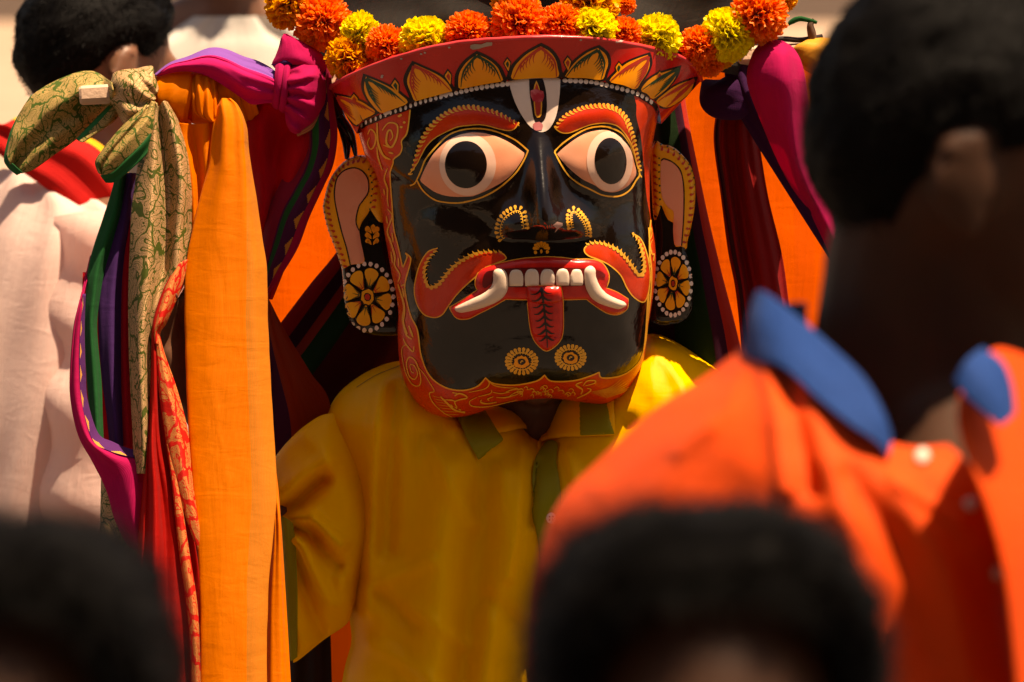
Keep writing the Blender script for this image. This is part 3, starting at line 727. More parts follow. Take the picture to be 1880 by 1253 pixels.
# chips of bare plaster on the rim
g = Paint(CB, 1.0); g.poly(np.array(ZA([(752,205),(770,200),(800,202),(825,192),(850,192),(850,206),(820,212),(790,222),(762,226),(750,218)])), 4)
for x_, y_ in ((438,268),(352,345),(528,246),(545,240),(350,352),(655,216),(1252,182)): g.dot(*ZA([(x_, y_)])[0], 2.4, 1.8)
g.build('plaster_chips', lacquer('rim_bare_plaster', (.55, .42, .34), rough=.8, coat=0), crown)
# dots below the crown
bd = Paint(FB, 1.0); e_ = [tuple(p) for p in LO[8:-8:6]]
bd.stroke([(x, y + 4.5) for x, y in e_], 12, n=3); dk = bd.build('dark_band', M_DARK, mask)
g = Paint(FB, 2.2)
L_ = resample(LO[10:-6], 62)
for i, (x, y) in enumerate(L_):
    if 936 < x < 1030: continue
    k = max(.35, math.cos((x - 985) / 250 * 1.15)) if abs(x - 985) < 330 else .35
    if random.random() < .97: g.dot(x, y + 5, 4.4 * k + .6, 4.6 * random.uniform(.85, 1.1), n=9)
g.dot(818, 173, 9, 4.5, -.3); g.dot(712, 207, 7, 4, -.4); tag(g.build('dot_border', M_WHITE, dk), kind='stuff')

# ears
def plate(name, pts, w0, H, R, thick, mat, parent, slope=(0, 0, 0, 0), step=5):
    q = resample(np.vstack([cr(pts, 6, True), cr(pts, 6, True)[:1]]), 150)[:-1]; p, f = cdt(q, step)
    d = np.minimum(dist_poly(p, q) / R, 1); hh = H * np.sqrt(1 - (1 - d) ** 2)
    w = w0 + hh + slope[0] * (p[:, 0] - slope[1]) + slope[2] * (p[:, 1] - slope[3])
    V = [P(x, y, ww) for (x, y), ww in zip(p, w)]; n = len(V)
    idx = [int(np.argmin(((p - b) ** 2).sum(1))) for b in q]
    for a in idx: V.append(V[a] + Vector((0, thick * S0, 0)))
    m = len(idx); F = list(f) + [(idx[i], idx[(i + 1) % m], n + (i + 1) % m, n + i) for i in range(m)] + [tuple(n + i for i in range(m))]
    return mesh(name, V, F, mat, parent)

def ear(outl, yel, pink, pinkline, slope, fl, fr, dr, flip, drops):
    e = plate('ear', outl, -62, 16, 14, 34, M_BLACK, mask, slope)
    EB = bvh_of(e)
    cdecal('ear_shell', yel, .6, M_YEL, e, bvh=EB, step=5, wg=-60, H=3, R=10); 
    SB = bvh_of(e.children[0])
    pk = cdecal('ear_hollow', pink, .7, M_PINK, e, bvh=SB, step=5, wg=-50)
    g = Paint(SB, 1.2, -50); g.stroke(pinkline, 2.2); g.build('dark_outline', M_DARK, e)
    g = Paint(SB, 1.2, -50); g2 = Paint(SB, 1.4, -50)
    for line, n, sd in drops:
        Q = resample(cr(line, 6), n); t = np.gradient(Q, axis=0); t /= np.linalg.norm(t, axis=1)[:, None]
        for i in range(n):
            nx, ny = -t[i][1] * sd, t[i][0] * sd
            g.drop(Q[i][0] + nx * 8, Q[i][1] + ny * 8, 2.3, -nx * 6 + t[i][0] * 3, -ny * 6 + t[i][1] * 3, .3)
            g2.dot(Q[i][0] + t[i][0] * 5, Q[i][1] + t[i][1] * 5, 1.7)
    g.build('red_leaf_marks', M_REDP, e); g2.build('green_dots', M_GREEN, e)
    # painted earring flower
    cx, cy = fl; rx, ry = fr; h = None
    flw = thing_part = None
    g = Paint(EB, .9, -50)
    a0 = .2
    for i in range(8):
        a = a0 + i * math.pi / 4; q = []
        for k, (rr, da) in enumerate(((.28, -.06), (.62, -.30), (.90, -.335), (1.0, -.2), (1.03, 0), (1.0, .2), (.90, .335), (.62, .30), (.28, .06))):
            q.append((cx + rx * rr * math.cos(a + da * 1.0), cy + ry * rr * math.sin(a + da)))
        g.poly(cr(q, 3, True), 5)
    fo = g.build('earring_flower', M_YEL, e)
    g = Paint(EB, 1.5, -50); g3 = Paint(EB, 1.5, -50)
    for i in range(8):
        a = a0 + i * math.pi / 4
        for da in (-.3, 0, .3):
            s_ = [(cx + rx * .36 * math.cos(a + da * .3), cy + ry * .36 * math.sin(a + da * .3)), (cx + rx * .66 * math.cos(a + da), cy + ry * .66 * math.sin(a + da))]
            (g if i % 2 else g3).stroke(s_, 2.0, 2.0)
    g.build('red_stamens', M_REDP, fo); g3.build('green_stamens', M_GREEN, fo)
    for nm, k, m_, of in (('flower_ring', .34, M_DARK, 1.8), ('flower_disc', .27, M_YEL, 2.2), ('flower_eye', .15, M_DARK, 2.6), ('flower_heart', .11, M_REDP, 3.0)):
        g = Paint(EB, of, -50); g.dot(cx, cy, rx * k, ry * k, n=18); g.build(nm, m_, fo)
    g = Paint(EB, 1.0, -50); nd = 26
    for i in range(nd):
        a = 2 * math.pi * i / nd; g.dot(cx + dr[0] * math.cos(a), cy + dr[1] * math.sin(a), 4.0 * min(1, rx / 40 + .12), 4.4, n=9)
    g.build('white_dots', M_WHITE, fo)
    return e, EB
LOUT = ZL1([(395,765),(290,805),(210,880),(145,970),(105,1070),(78,1190)]) + ZL2([(66,0),(85,100),(120,230),(180,380),(240,560),(252,640),(262,760),(270,900),(300,1020),(340,1120),(420,1190),(520,1222),(640,1236),(800,1220),(840,1100),(810,900),(780,720),(740,560),(700,400),(665,200),(660,0)]) + ZL1([(640,1120),(620,1000),(590,890),(540,800),(470,765)])
LYEL = ZL2([(250,600),(240,555),(180,378),(122,230),(88,100),(70,0)]) + ZL1([(82,1190),(108,1070),(148,972),(214,883),(292,810),(395,770),(470,770),(535,806),(585,893),(615,1000),(634,1120)]) + ZL2([(648,0),(652,80),(648,152),(600,140),(560,85),(520,22),(520,22),(490,80),(440,150),(414,226),(414,226),(430,340),(455,450),(460,536),(340,556)])
LPNK = ZL2([(340,553),(340,553),(300,400),(250,230),(205,30)]) + ZL1([(183,1150),(190,1050),(215,970),(280,908),(370,885),(440,915),(490,980),(503,1070),(490,1130),(440,1200),(410,1253)]) + ZL2([(385,100),(388,160),(412,230),(430,340),(455,450),(460,533),(460,533)])
eL, ELB = ear(LOUT, LYEL, LPNK, ZL2([(330,560),(295,400),(245,230),(198,30)]) + ZL1([(178,1150),(185,1050),(210,968),(278,903),(370,880),(443,910),(495,978),(508,1070),(493,1135),(443,1205),(412,1253)]) + ZL2([(388,100),(388,165),(412,228)]),
    (.10, 660, 0, 450), ZL2([(495, 865)])[0], (43.5, 52), (47, 61), 1,
    [(ZL2([(252,585),(190,390),(125,220),(92,80)]) + ZL1([(80,1180),(110,1050),(160,940),(240,840),(380,780),(460,785)]), 23, 1), (ZL1([(500,870),(525,960),(540,1060),(530,1170),(520,1250)]), 7, -1)])
g = Paint(ELB, .9, -50)
for i in range(6):
    sx_ = (-1, 1)[i % 2]; k = i // 2
    g.drop(*ZL2([(540 + sx_ * 45, 215 + k * 55)])[0], 5.2 - k * .4, -sx_ * 7, 8, .2 * sx_)
g.drop(*ZL2([(548, 195)])[0], 4.5, -1, 9, 0); g.build('painted_leaf', M_ORANGE, eL)
ROUT = ZR2([(395,250),(405,150),(440,90),(500,130),(570,140),(640,180),(720,260),(780,350),(815,480),(820,620),(810,760),(780,920),(745,1060),(735,1140)]) + ZR3([(640,370),(685,560),(692,700),(682,880),(640,960),(560,1010),(430,1032),(310,1010),(270,900),(300,600),(330,300)]) + ZR2([(440,960),(420,800),(398,500)])
RYEL = ZR2([(400,260),(410,160),(440,98),(500,136),(570,146),(638,186),(716,264),(774,352),(808,480),(814,620),(804,760),(774,920),(740,1060),(730,1138),(690,1110),(620,1105),(605,960),(605,885),(550,850),(490,710),(490,710),(440,865),(415,780),(402,500)])
RPNK = ZR2([(490,290),(520,275),(600,310),(660,370),(690,450),(705,600),(700,850),(680,1103),(680,1103),(620,1100),(620,1100),(605,960),(610,780),(560,740),(500,640),(485,500),(485,380)])
eR, ERB = ear(ROUT, RYEL, RPNK, ZR2([(490,290),(520,272),(602,306),(664,368),(694,450),(709,600),(704,850),(684,1103)]), (-.10, 1235, 0, 450), ZR3([(498, 632)])[0], (30.5, 48), (33, 58), -1,
    [(ZR2([(745,1080),(790,900),(812,700),(808,520),(770,360),(700,260),(600,180),(510,145)]), 17, -1), (ZR2([(470,240),(470,400),(475,560),(480,700)]), 8, 1)])
# black cords that tie the mask to the frame
crd = thing('mask_cord', 'black cord tying the mask crown above the pink hollowed ear beside the magenta knot', 'cord', P(640, 250, -60))
tube('cord_band', [(598,158,-80,10,4),(612,190,-78,11,4),(628,230,-76,10,4),(636,262,-74,8,4),(637,292,-66,4,3)], M_BLACK, crd, nu=14, ridges=3, amp=.12)
tube('cord_tail', [(622,215,-74,9,4),(640,240,-70,8,4),(648,262,-70,6,3),(653,286,-62,3.5,3)], M_BLACK, crd, nu=14, ridges=3, amp=.12)
# ------------------------------------------------------------------ the pole, the tied cloths and the garland
WOOD = plain('pale_wood', (.62, .40, .27), rough=.65, var=.2, scale=40, bump=.4)
pole = thing('wooden_pole', 'square pale wooden pole end poking out of the green brocade knot', 'pole', P(150, 176, -70))
def bar(name, a, b, r, mat, parent, k=4, bev=.25):
    d = (b - a).normalized(); u = d.cross(Vector((0, -1, 0.25))).normalized(); v = d.cross(u); V = []; F = []
    ring = []
    for i in range(k):
        th = 2 * math.pi * (i + .5) / k
        for e in (-bev, bev): ring.append((math.cos(th + e), math.sin(th + e)))
    m = len(ring)
    for q, s in ((a, .82), (a + d * r * .25, 1), (b - d * r * .25, 1), (b, .82)):
        for c, s_ in ring: V.append(q + (u * c + v * s_) * r * s)
    for j in range(3):
        for i in range(m): F.append((j * m + i, j * m + (i + 1) % m, (j + 1) * m + (i + 1) % m, (j + 1) * m + i))
    F.append(tuple(range(m))[::-1]); F.append(tuple(3 * m + i for i in range(m)))
    return mesh(name, V, F, mat, parent, smooth=False)
bar('pole_shaft', P(146, 176, -50), P(1560, 92, -90), S0 * 19, WOOD, pole)

C_BRO = brocade('green_gold_brocade', (.06, .075, .010), (.54, .30, .145), 34, .035, asp=.7)
C_BRO2 = brocade('green_brocade_selvedge', (.05, .085, .012), (.46, .28, .10), 46, .05, asp=.9, border=[(-1, .006, (.012, .13, .035))])
C_BROG = cloth('green_silk', (.012, .12, .03), rough=.45, trans=.15)
C_ORG = cloth('orange_silk', (.90, .225, .006), (.84, .185, .005), rough=.62, trans=.35, warp=.25, weave=1100)
C_ORGB = cloth('orange_gold_edge_silk', (.62, .20, .02), (.46, .13, .012), rough=.5, trans=.15, warp=.25)
C_ORGP = cloth('orange_silk_gold_band', (.90, .225, .006), (.84, .185, .005), rough=.62, trans=.25, lines=[(0, .0016, .3, (.80, .17, .004))], bands=[(.064, .2, (.66, .215, .022), 0)], crease=.8)
C_MAG = cloth('magenta_cotton', (.62, .012, .13), (.50, .008, .09), rough=.85, trans=.4)
C_MAGP = cloth('magenta_purple_cotton', (.62, .012, .14), (.52, .008, .10), rough=.85, trans=.2, bands=[(-1, .027, (.22, .075, .34), 0)])
C_RED = cloth('red_silk', (.62, .012, .010), (.52, .008, .006), rough=.6, trans=.5)
C_CRIM = cloth('crimson_cotton', (.56, .008, .022), (.44, .005, .014), rough=.8, trans=.3)
C_PUR = cloth('purple_cotton', (.075, .022, .13), (.05, .014, .09), rough=.8, trans=.2)
C_GRN = cloth('deep_green_cotton', (.010, .12, .03), (.006, .08, .02), rough=.75, trans=.25)
C_GOLDB = brocade('red_gold_border_silk', (.52, .012, .008), (.58, .22, .06), 60, .09, asp=.55)
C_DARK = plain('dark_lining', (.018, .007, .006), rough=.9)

def waves(ax, fx, ay=0., fy=0., ph=0., ns=0., k=.012, amp=0.):
    def f(u, v, x, y, w):
        return (0, 0, ax * math.sin(fx * 6.283 * u + ph + 1.2 * v) + ay * math.sin(fy * 6.283 * v + ph) + amp * nz(x * k, y * k * .35, ph))
    return f

TILT = .20
# green and gold brocade scarf
t = thing('brocade_scarf', 'green and gold brocade scarf knotted on the pole end with two short tails', 'scarf', P(250, 240, -20))
def loop(name, x, cy, cw, R_, ra, rb, mat, par, lean=0, ridges=4, amp=.05, seed=0.):
    pts = []
    for i in range(13):
        a = math.pi * 2 * i / 12
        pts.append((x + lean * math.cos(a), cy - R_ * math.cos(a), cw + R_ * math.sin(a), ra * (1 + .12 * math.sin(a * 2 + seed)), rb))
    return tube(name, pts, mat, par, nu=40, n=6, ridges=ridges, amp=amp, cap=False, seed=seed)
loop('knot_back', 246, 178, -66, 42, 34, 8, C_BRO, t, seed=.5)
sheet('knot', [[(206,146,-60),(212,133,-46),(248,127,-38),(282,136,-44),(290,150,-60)],
               [(200,160,-40),(222,150,-8),(250,148,-2),(278,152,-12),(291,160,-36)],
               [(203,184,-32),(222,182,6),(246,184,8),(270,174,2),(290,168,-20)],
               [(214,204,-36),(230,208,2),(248,206,4),(270,190,4),(286,176,-14)],
               [(226,226,-44),(238,224,-16),(254,214,-6),(272,196,0),(286,182,-12)]], C_BRO, t, 50, 50,
      lambda u, v, x, y, w: (0, 0, 5 * sm(0, .3, v) * math.sin(9 * math.atan2(y - 196, x - 300) + 2.2 * nz(x * .03, y * .03)) + 4 * nz(x * .05, y * .05)), thick=.001)
sheet('flap_tail', [[(206,152,-30),(208,166,-14),(206,192,-34)], [(168,131,-50),(172,168,-6),(182,216,-44)], [(118,142,-56),(118,198,0),(140,256,-40)],
                [(58,177,-52),(78,238,-4),(100,284,-34)], [(26,232,-46),(40,282,-14),(64,310,-34)], [(12,284,-40),(20,303,-22),(40,319,-34)]], C_BRO2, t, 40, 60,
      lambda u, v, x, y, w: (0, 0, -62 * sm(0, .12, v) + 9 * math.sin(3.4 * u + 2 * v) - 22 * math.exp(-((u - .62) / .13) ** 2) * sm(0, .3, v) + 5 * nz(x * .03, y * .03)), thick=.001, uv0=(.02, 0))
sheet('flap_selvedge', [[(58,174,-120),(64,180,-112)], [(24,230,-112),(33,238,-104)], [(8,286,-108),(20,290,-98)], [(13,306,-104),(27,304,-92)], [(31,322,-100),(42,317,-94)]], C_BROG, t, 8, 30, thick=.001)
sheet('short_tail', [[(264,190,-4),(278,186,6),(289,190,-6)], [(240,216,4),(262,214,18),(288,230,2)], [(212,246,6),(236,244,22),(264,262,8)], [(188,276,4),(208,276,22),(232,294,8)], [(175,298,0),(188,304,14),(206,318,4)], [(181,318,-4),(188,322,2),(197,327,0)]], C_BRO2, t, 34, 44,
      lambda u, v, x, y, w: (0, 0, -9 * math.exp(-((u - .45) / .1) ** 2)), thick=.001, uv0=(.02, 0))
sheet('short_tail_edge', [[(287,228,2),(288,244,-6)], [(262,262,10),(272,280,0)], [(230,294,10),(240,312,0)], [(206,317,6),(212,334,-4)], [(184,322,2),(194,336,-6)]], C_BROG, t, 10, 30, waves(1.5, 1), thick=.001)
sheet('hidden_tail', [[(204,190,-60),(215,200,-50),(226,196,-60)], [(176,218,-62),(190,232,-52),(208,224,-60)], [(140,256,-62),(152,262,-54),(166,250,-60)]], C_BRO2, t, 16, 24, thick=.001)

t = thing('brocade_length', 'long green and gold brocade cloth hanging in two rolls under the knot', 'cloth', P(280, 830, -20))
sheet('hanging_roll', [[(282,184,-14),(287,190,4),(291,196,0),(300,186,8),(308,188,-10)], [(266,226,-22),(284,232,8),(296,236,-12),(314,220,10),(330,228,-22)], [(256,280,-26),(282,282,12),(304,290,-18),(326,276,14),(346,284,-24)], [(248,340,-28),(280,342,14),(311,346,-22),(332,340,14),(353,342,-26)],
               [(241,400,-28),(276,402,16),(308,402,-22),(330,402,12),(352,402,-28)], [(237,500,-28),(268,500,16),(299,500,-22),(322,500,8),(346,500,-28)], [(236,600,-28),(260,600,16),(282,600,-22),(290,600,-10),(300,600,-34)], [(239,700,-28),(260,700,14),(276,700,-16),(284,700,-16),(292,700,-36)],
               [(244,800,-30),(264,800,10),(280,800,-14),(290,800,-12),(300,800,-34)], [(246,870,-34),(262,870,4),(276,870,-16),(284,870,-18),(294,870,-36)]], C_BRO, t, 60, 110,
      lambda u, v, x, y, w: (1.5 * nz(y * .012, u * 2), 0, 4 * nz(x * .03, y * .008, 2)), thick=.001)
sheet('lower_length', [[(186,880,-70),(214,880,-46),(236,880,-52),(256,880,-74)], [(184,980,-70),(212,980,-46),(236,980,-54),(262,980,-74)], [(180,1100,-70),(212,1100,-46),(240,1100,-54),(268,1100,-74)], [(176,1340,-70),(212,1340,-46),(240,1340,-54),(276,1340,-74)]], C_BRO, t, 40, 60, waves(4, 2, amp=4), thick=.001)

# orange silk scarf
t = thing('orange_scarf', 'bright orange silk scarf tied to the pole and hanging in a long flat panel', 'scarf', P(430, 1253, 0))
for i, (x, ra, ln, sd) in enumerate(((316, 34, 4, .3), (372, 30, -7, 1.1), (418, 24, -10, 2.0), (448, 18, -8, 2.6))):
    loop('wrap', x, 182 - i * 3, -68, 46 - i * 2, ra, 9, C_ORG, t, ln, ridges=7, amp=.10, seed=sd)
sheet('knot_fold', [[(352,142,-40),(364,138,-22),(384,142,-24),(398,150,-44)], [(352,172,-16),(368,172,2),(388,176,0),(404,178,-20)], [(358,206,-18),(376,210,4),(392,212,2),(402,204,-16)], [(380,222,-24),(388,224,-4),(396,222,-2),(402,214,-14)]], C_ORG, t, 40, 40, waves(4, 4, amp=3, k=.04), thick=.001)
def sec(y, xl, xr, wl, wm, wr_): return [(xl, y, wl - 16), (xl + 4, y, wl - 2), (xl + (xr - xl) * .3, y, wm), (xl + (xr - xl) * .62, y, wm + 2), (xl + (xr - xl) * .84, y, wm - 2), (xr, y, wr_)]
sheet('front_panel', [sec(181, 402, 424, -10, 8, -14), sec(196, 394, 440, 0, 20, -12), sec(230, 390, 452, 2, 26, -12), sec(300, 384, 460, 4, 26, -14), sec(360, 368, 470, 2, 24, -16), sec(430, 352, 480, 2, 22, -16), sec(500, 341, 490, 2, 20, -14),
                      sec(600, 340, 492, 4, 20, -10), sec(700, 343, 497, 6, 20, -8), sec(800, 348, 503, 8, 20, -4), sec(900, 355, 508, 10, 22, 4), sec(980, 361, 502, 12, 24, 10), sec(1060, 366, 494, 14, 26, 14), sec(1160, 368, 490, 16, 28, 12), sec(1260, 368, 490, 16, 28, 12), sec(1360, 368, 494, 16, 28, 12)], C_ORGP, t, 70, 140,
      lambda u, v, x, y, w: (1.5 * nz(y * .02, 3), 0, 1.5 * nz(x * .02, y * .004, 4) + .5 * nz(x * .05, y * .03, 8) + 2 * math.sin(u * 5 + v * 3) * sm(.3, .9, v) + 6 * math.sin(u * 17 + 1) * (1 - sm(.04, .34, v))), thick=.0008)
sheet('side_fold', [[(490,840,-70),(498,840,-60),(503,840,-66)], [(496,900,-50),(506,900,-24),(511,900,-34)], [(498,960,-30),(511,960,0),(516,960,-16)], [(490,1040,-28),(510,1040,4),(521,1040,-18)], [(484,1120,-26),(508,1120,4),(526,1120,-20)], [(480,1260,-26),(508,1260,4),(534,1260,-22)], [(480,1360,-26),(508,1360,4),(538,1360,-22)]], C_ORG, t, 36, 60, waves(2.5, 3), thick=.001)
sheet('rear_fold', [[(306,224,-44),(330,226,-14),(356,228,-22),(380,226,-10),(402,216,-26)], [(312,260,-48),(336,262,-18),(358,270,-34),(378,270,-14),(400,262,-34)], [(330,330,-50),(350,330,-22),(366,336,-36),(382,334,-16),(398,330,-36)], [(344,420,-50),(356,420,-26),(366,420,-36),(376,420,-24),(386,420,-40)], [(342,520,-50),(350,520,-32),(358,520,-36),(364,520,-32),(372,520,-44)], [(346,760,-50),(352,760,-36),(358,760,-38),(366,760,-36),(374,760,-46)]], C_ORG, t, 50, 60, waves(2, 3, amp=4, k=.02), thick=.001)

# green, purple and crimson strips and the magenta loop on the outside
def strip(name, label, cat, pts, mat, w, th=.001, bulge=10, n=10, wr=None):
    """hanging strip: pts = (y, xl, xr)"""
    root = thing(name, label, cat, P((pts[-1][1] + pts[-1][2]) / 2, pts[-1][0], w))
    sheet('hanging_cloth', [[(a, y, w - bulge), (a + (b - a) * .3, y, w + bulge * .6), (a + (b - a) * .6, y, w + bulge), (b, y, w - bulge)] for y, a, b in pts], mat, root, 26, 70, wr or waves(1.5, 2, amp=3, k=.03), thick=th)
    return root
strip('green_cloth', 'plain deep green strip of cloth hanging inside the magenta loop', 'cloth', [(318,214,232),(360,203,228),(400,190,222),(480,165,196),(540,158,184),(604,155,178),(700,160,186),(760,165,188),(812,168,190)], C_GRN, -60)
strip('purple_cloth', 'plain dark purple strip of cloth hanging beside the green strip', 'cloth', [(318,228,252),(400,206,246),(470,190,234),(542,182,224),(620,182,222),(700,188,222),(760,196,224),(820,202,226)], C_PUR, -72)
strip('crimson_cloth', 'narrow crimson strip of cloth between the purple strip and the brocade', 'cloth', [(400,226,254),(480,218,244),(600,216,242),(700,216,244),(830,218,252)], C_CRIM, -84)
t = thing('magenta_sari', 'magenta sari looped at its foot with a purple and gold motif border', 'cloth', P(250, 1008, -40))
sheet('loop', [[(166,470,-96),(172,470,-94)], [(152,530,-64),(156,530,-60)], [(143,566,-48),(148,561,-40),(152,562,-44)], [(135,604,-46),(140,604,-34),(148,606,-38)], [(129,679,-46),(136,680,-28),(147,682,-34)], [(130,735,-46),(138,738,-26),(151,743,-32)], [(144,800,-48),(156,802,-22),(172,812,-30)], [(170,848,-50),(190,838,-18),(214,833,-28)], [(195,899,-52),(224,872,-16),(262,842,-30)], [(208,945,-52),(236,908,-16),(263,880,-30)], [(220,980,-52),(242,950,-18),(262,930,-30)], [(240,1006,-50),(250,985,-24),(258,975,-32)], [(254,1010,-46),(256,1004,-36),(257,1000,-36)]], C_MAG, t, 40, 90, waves(3, 1.5, amp=5, k=.02), thick=.001)
C_PURB = cloth('purple_motif_border', (.10, .018, .12), (.07, .012, .09), rough=.8, trans=.1, bands=[(.0006, .0052, (.60, .26, .05), 38)])
sheet('motif_border', [[(152,540,-40),(157,540,-44)], [(147,604,-36),(155,604,-46)], [(146,680,-32),(157,688,-46)], [(150,742,-30),(161,738,-46)], [(170,810,-27),(180,796,-44)], [(198,828,-24),(207,812,-42)], [(230,838,-24),(236,824,-42)], [(266,844,-26),(266,830,-44)]], C_PURB, t, 12, 60, thick=.001)
sheet('inner_lining', [[(152,500,-96),(240,500,-96)], [(148,620,-96),(250,620,-96)], [(148,740,-94),(262,740,-94)], [(166,806,-80),(266,836,-80)]], C_CRIM, t, 12, 20)

# red sari with gold border
_s0 = sheet
def sheet(name, secs, *a, **k): return _s0(name, [[(x, y, w + 26) for x, y, w in s] for s in secs], *a, **k)
t = thing('red_sari', 'red silk sari with a woven gold border gathered beside the orange panel', 'cloth', P(310, 1253, -20))
sheet('upper_border', [[(318,500,-30),(330,484,-18),(345,476,-30)], [(302,530,-28),(314,520,-10),(336,520,-26)], [(290,562,-26),(302,560,-4),(322,556,-24)], [(283,590,-24),(293,590,0),(306,592,-22)], [(281,606,-24),(286,608,-4),(294,612,-22)], [(282,630,-24),(287,632,-6),(296,636,-24)]], C_GOLDB, t, 26, 40, thick=.001)
sheet('selvedge', [[(318,498,-26),(322,500,-20)], [(302,528,-24),(306,530,-16)], [(289,562,-22),(293,563,-12)], [(281,592,-18),(285,593,-8)], [(279,612,-18),(283,612,-8)]], C_RED, t, 5, 24, thick=.001)
sheet('pleats', [[(279,606,-26),(281,608,-16),(283,608,-16),(287,610,-26)], [(278,660,-30),(283,660,-10),(288,660,-16),(294,664,-24)], [(275,740,-34),(283,740,-6),(290,740,-18),(300,742,-24)], [(268,820,-36),(280,820,-2),(294,820,-20),(312,822,-22)], [(262,900,-38),(282,900,0),(304,900,-22),(334,900,-20)], [(254,990,-40),(282,990,2),(314,990,-22),(356,990,-18)], [(251,1060,-40),(284,1060,4),(318,1060,-22),(366,1060,-22)], [(254,1160,-40),(288,1160,4),(326,1160,-22),(372,1160,-26)], [(260,1260,-40),(292,1260,4),(330,1260,-22),(374,1260,-26)], [(262,1360,-40),(294,1360,4),(330,1360,-22),(376,1360,-26)]], C_RED, t, 70, 110,
      lambda u, v, x, y, w: (0, 0, 7 * sm(.05, .5, v) * math.sin(u * 20 + 1.5 * nz(v * 3, u)) + 2 * nz(x * .03, y * .01)), thick=.0008)
sheet('gold_border', [[(284,608,-18),(288,610,-10),(293,614,-20)], [(286,640,-16),(294,644,-6),(303,652,-20)], [(290,700,-12),(306,706,0),(324,712,-22)], [(300,775,-10),(322,776,2),(342,778,-24)], [(312,845,-10),(332,845,2),(353,845,-26)], [(328,905,-10),(344,905,0),(362,905,-28)], [(346,965,-12),(360,965,-8),(374,965,-32)], [(366,1020,-22),(376,1020,-20),(386,1020,-40)]], C_GOLDB, t, 36, 70, waves(1.5, 2), thick=.0008)
sheet('gold_thread_band', [[(306,815,-10),(312,815,-6),(317,815,-10)], [(316,890,-8),(322,890,-3),(328,890,-8)], [(323,960,-8),(331,960,-1),(339,960,-8)], [(331,1030,-10),(340,1030,-1),(350,1030,-10)], [(343,1110,-12),(352,1110,-3),(362,1110,-12)], [(350,1200,-14),(358,1200,-5),(367,1200,-14)], [(354,1360,-14),(362,1360,-5),(370,1360,-14)]], C_GOLDB, t, 14, 60, waves(1, 1.5), thick=.0008)

sheet = _s0
TILT = 0.0
# magenta and purple scarf with the big knot
t = thing('magenta_scarf', 'magenta and violet cotton scarf wrapped on the pole with a big square knot', 'scarf', P(545, 245, 0))
sheet('pole_wrap', [[(284,137,-44),(286,139,-40),(290,141,-44)], [(312,116,-60),(313,124,-22),(314,134,-30)], [(346,104,-64),(344,118,-10),(344,131,-24)], [(384,89,-70),(380,114,0),(376,138,-16)], [(414,91,-72),(411,122,4),(408,156,-16)], [(446,104,-70),(446,138,6),(440,178,-18)], [(474,113,-64),(474,146,6),(462,192,-20)], [(498,126,-50),(496,152,4),(488,190,-20)], [(512,140,-36),(512,158,2),(510,190,-16)]], C_MAGP, t, 50, 80,
      lambda u, v, x, y, w: (0, 0, 6 * math.exp(-((u - .46) / .04) ** 2) - 5 * math.exp(-((u - .54) / .05) ** 2) + 3.5 * math.sin(u * 26 + 4 * nz(x * .012, 1)) * sm(.2, .8, v) + 3 * nz(x * .03, y * .05)), thick=.001)
sheet('knot_front', [[(520,122,-36),(536,117,-22),(558,110,-20),(582,114,-30),(592,126,-52)], [(518,146,-6),(536,144,18),(558,140,24),(580,142,12),(597,150,-30)], [(520,176,-4),(538,176,22),(558,176,26),(580,174,12),(598,172,-30)], [(523,204,-8),(540,208,16),(558,208,20),(576,204,6),(594,198,-30)], [(526,226,-16),(540,236,2),(552,236,4),(570,226,-6),(590,214,-34)], [(532,240,-30),(540,245,-16),(550,244,-14),(568,232,-20),(588,220,-40)]], C_MAG, t, 90, 70, lambda u, v, x, y, w: (0, 0, 5.5 * (1 - sm(.2, .95, u)) * math.sin(11 * math.atan2(y - 160, x - 470) * 2.2 + 1.5 * nz(x * .05, y * .05)) + 3 * math.sin(5 * math.atan2(y - 150, x - 500) + 6 * u) + 4 * nz(x * .03, y * .03)), thick=.001)
loop('knot_band', 512, 156, -34, 38, 9, 7, C_MAG, t, 4, 3, .08, .7)
loop('knot_band', 524, 160, -30, 42, 7, 6, C_MAG, t, 4, 3, .08, 1.9)
C_HEM = cloth('striped_hem', (.60, .34, .14), (.4, .1, .06), rough=.7, trans=.1, lines=[(0, .004, .45, (.25, .02, .05))])
g_ = sheet('striped_hem', [[(593,186,-22),(597,190,-32)], [(588,206,-18),(594,212,-30)], [(575,224,-8),(580,231,-24)], [(560,236,-2),(564,243,-20)], [(544,244,-6),(546,251,-22)]], C_HEM, t, 8, 40, thick=.001)
sheet('upper_tail', [[(516,72,-30),(522,62,-26),(532,66,-34)], [(512,88,-30),(536,76,-10),(566,84,-36)], [(506,104,-30),(540,92,0),(590,100,-40)], [(500,118,-32),(546,108,6),(600,122,-46)], [(508,128,-40),(552,120,0),(604,150,-56)]], C_MAG, t, 40, 40, waves(5, 1.6, amp=4, k=.03), thick=.001)
sheet('violet_turn', [[(515,92,-24),(530,104,-10),(546,112,-14)], [(506,108,-26),(524,114,-6),(544,118,-8)], [(498,120,-30),(514,122,-14),(530,124,-14)]], C_PUR, t, 20, 20, thick=.001)

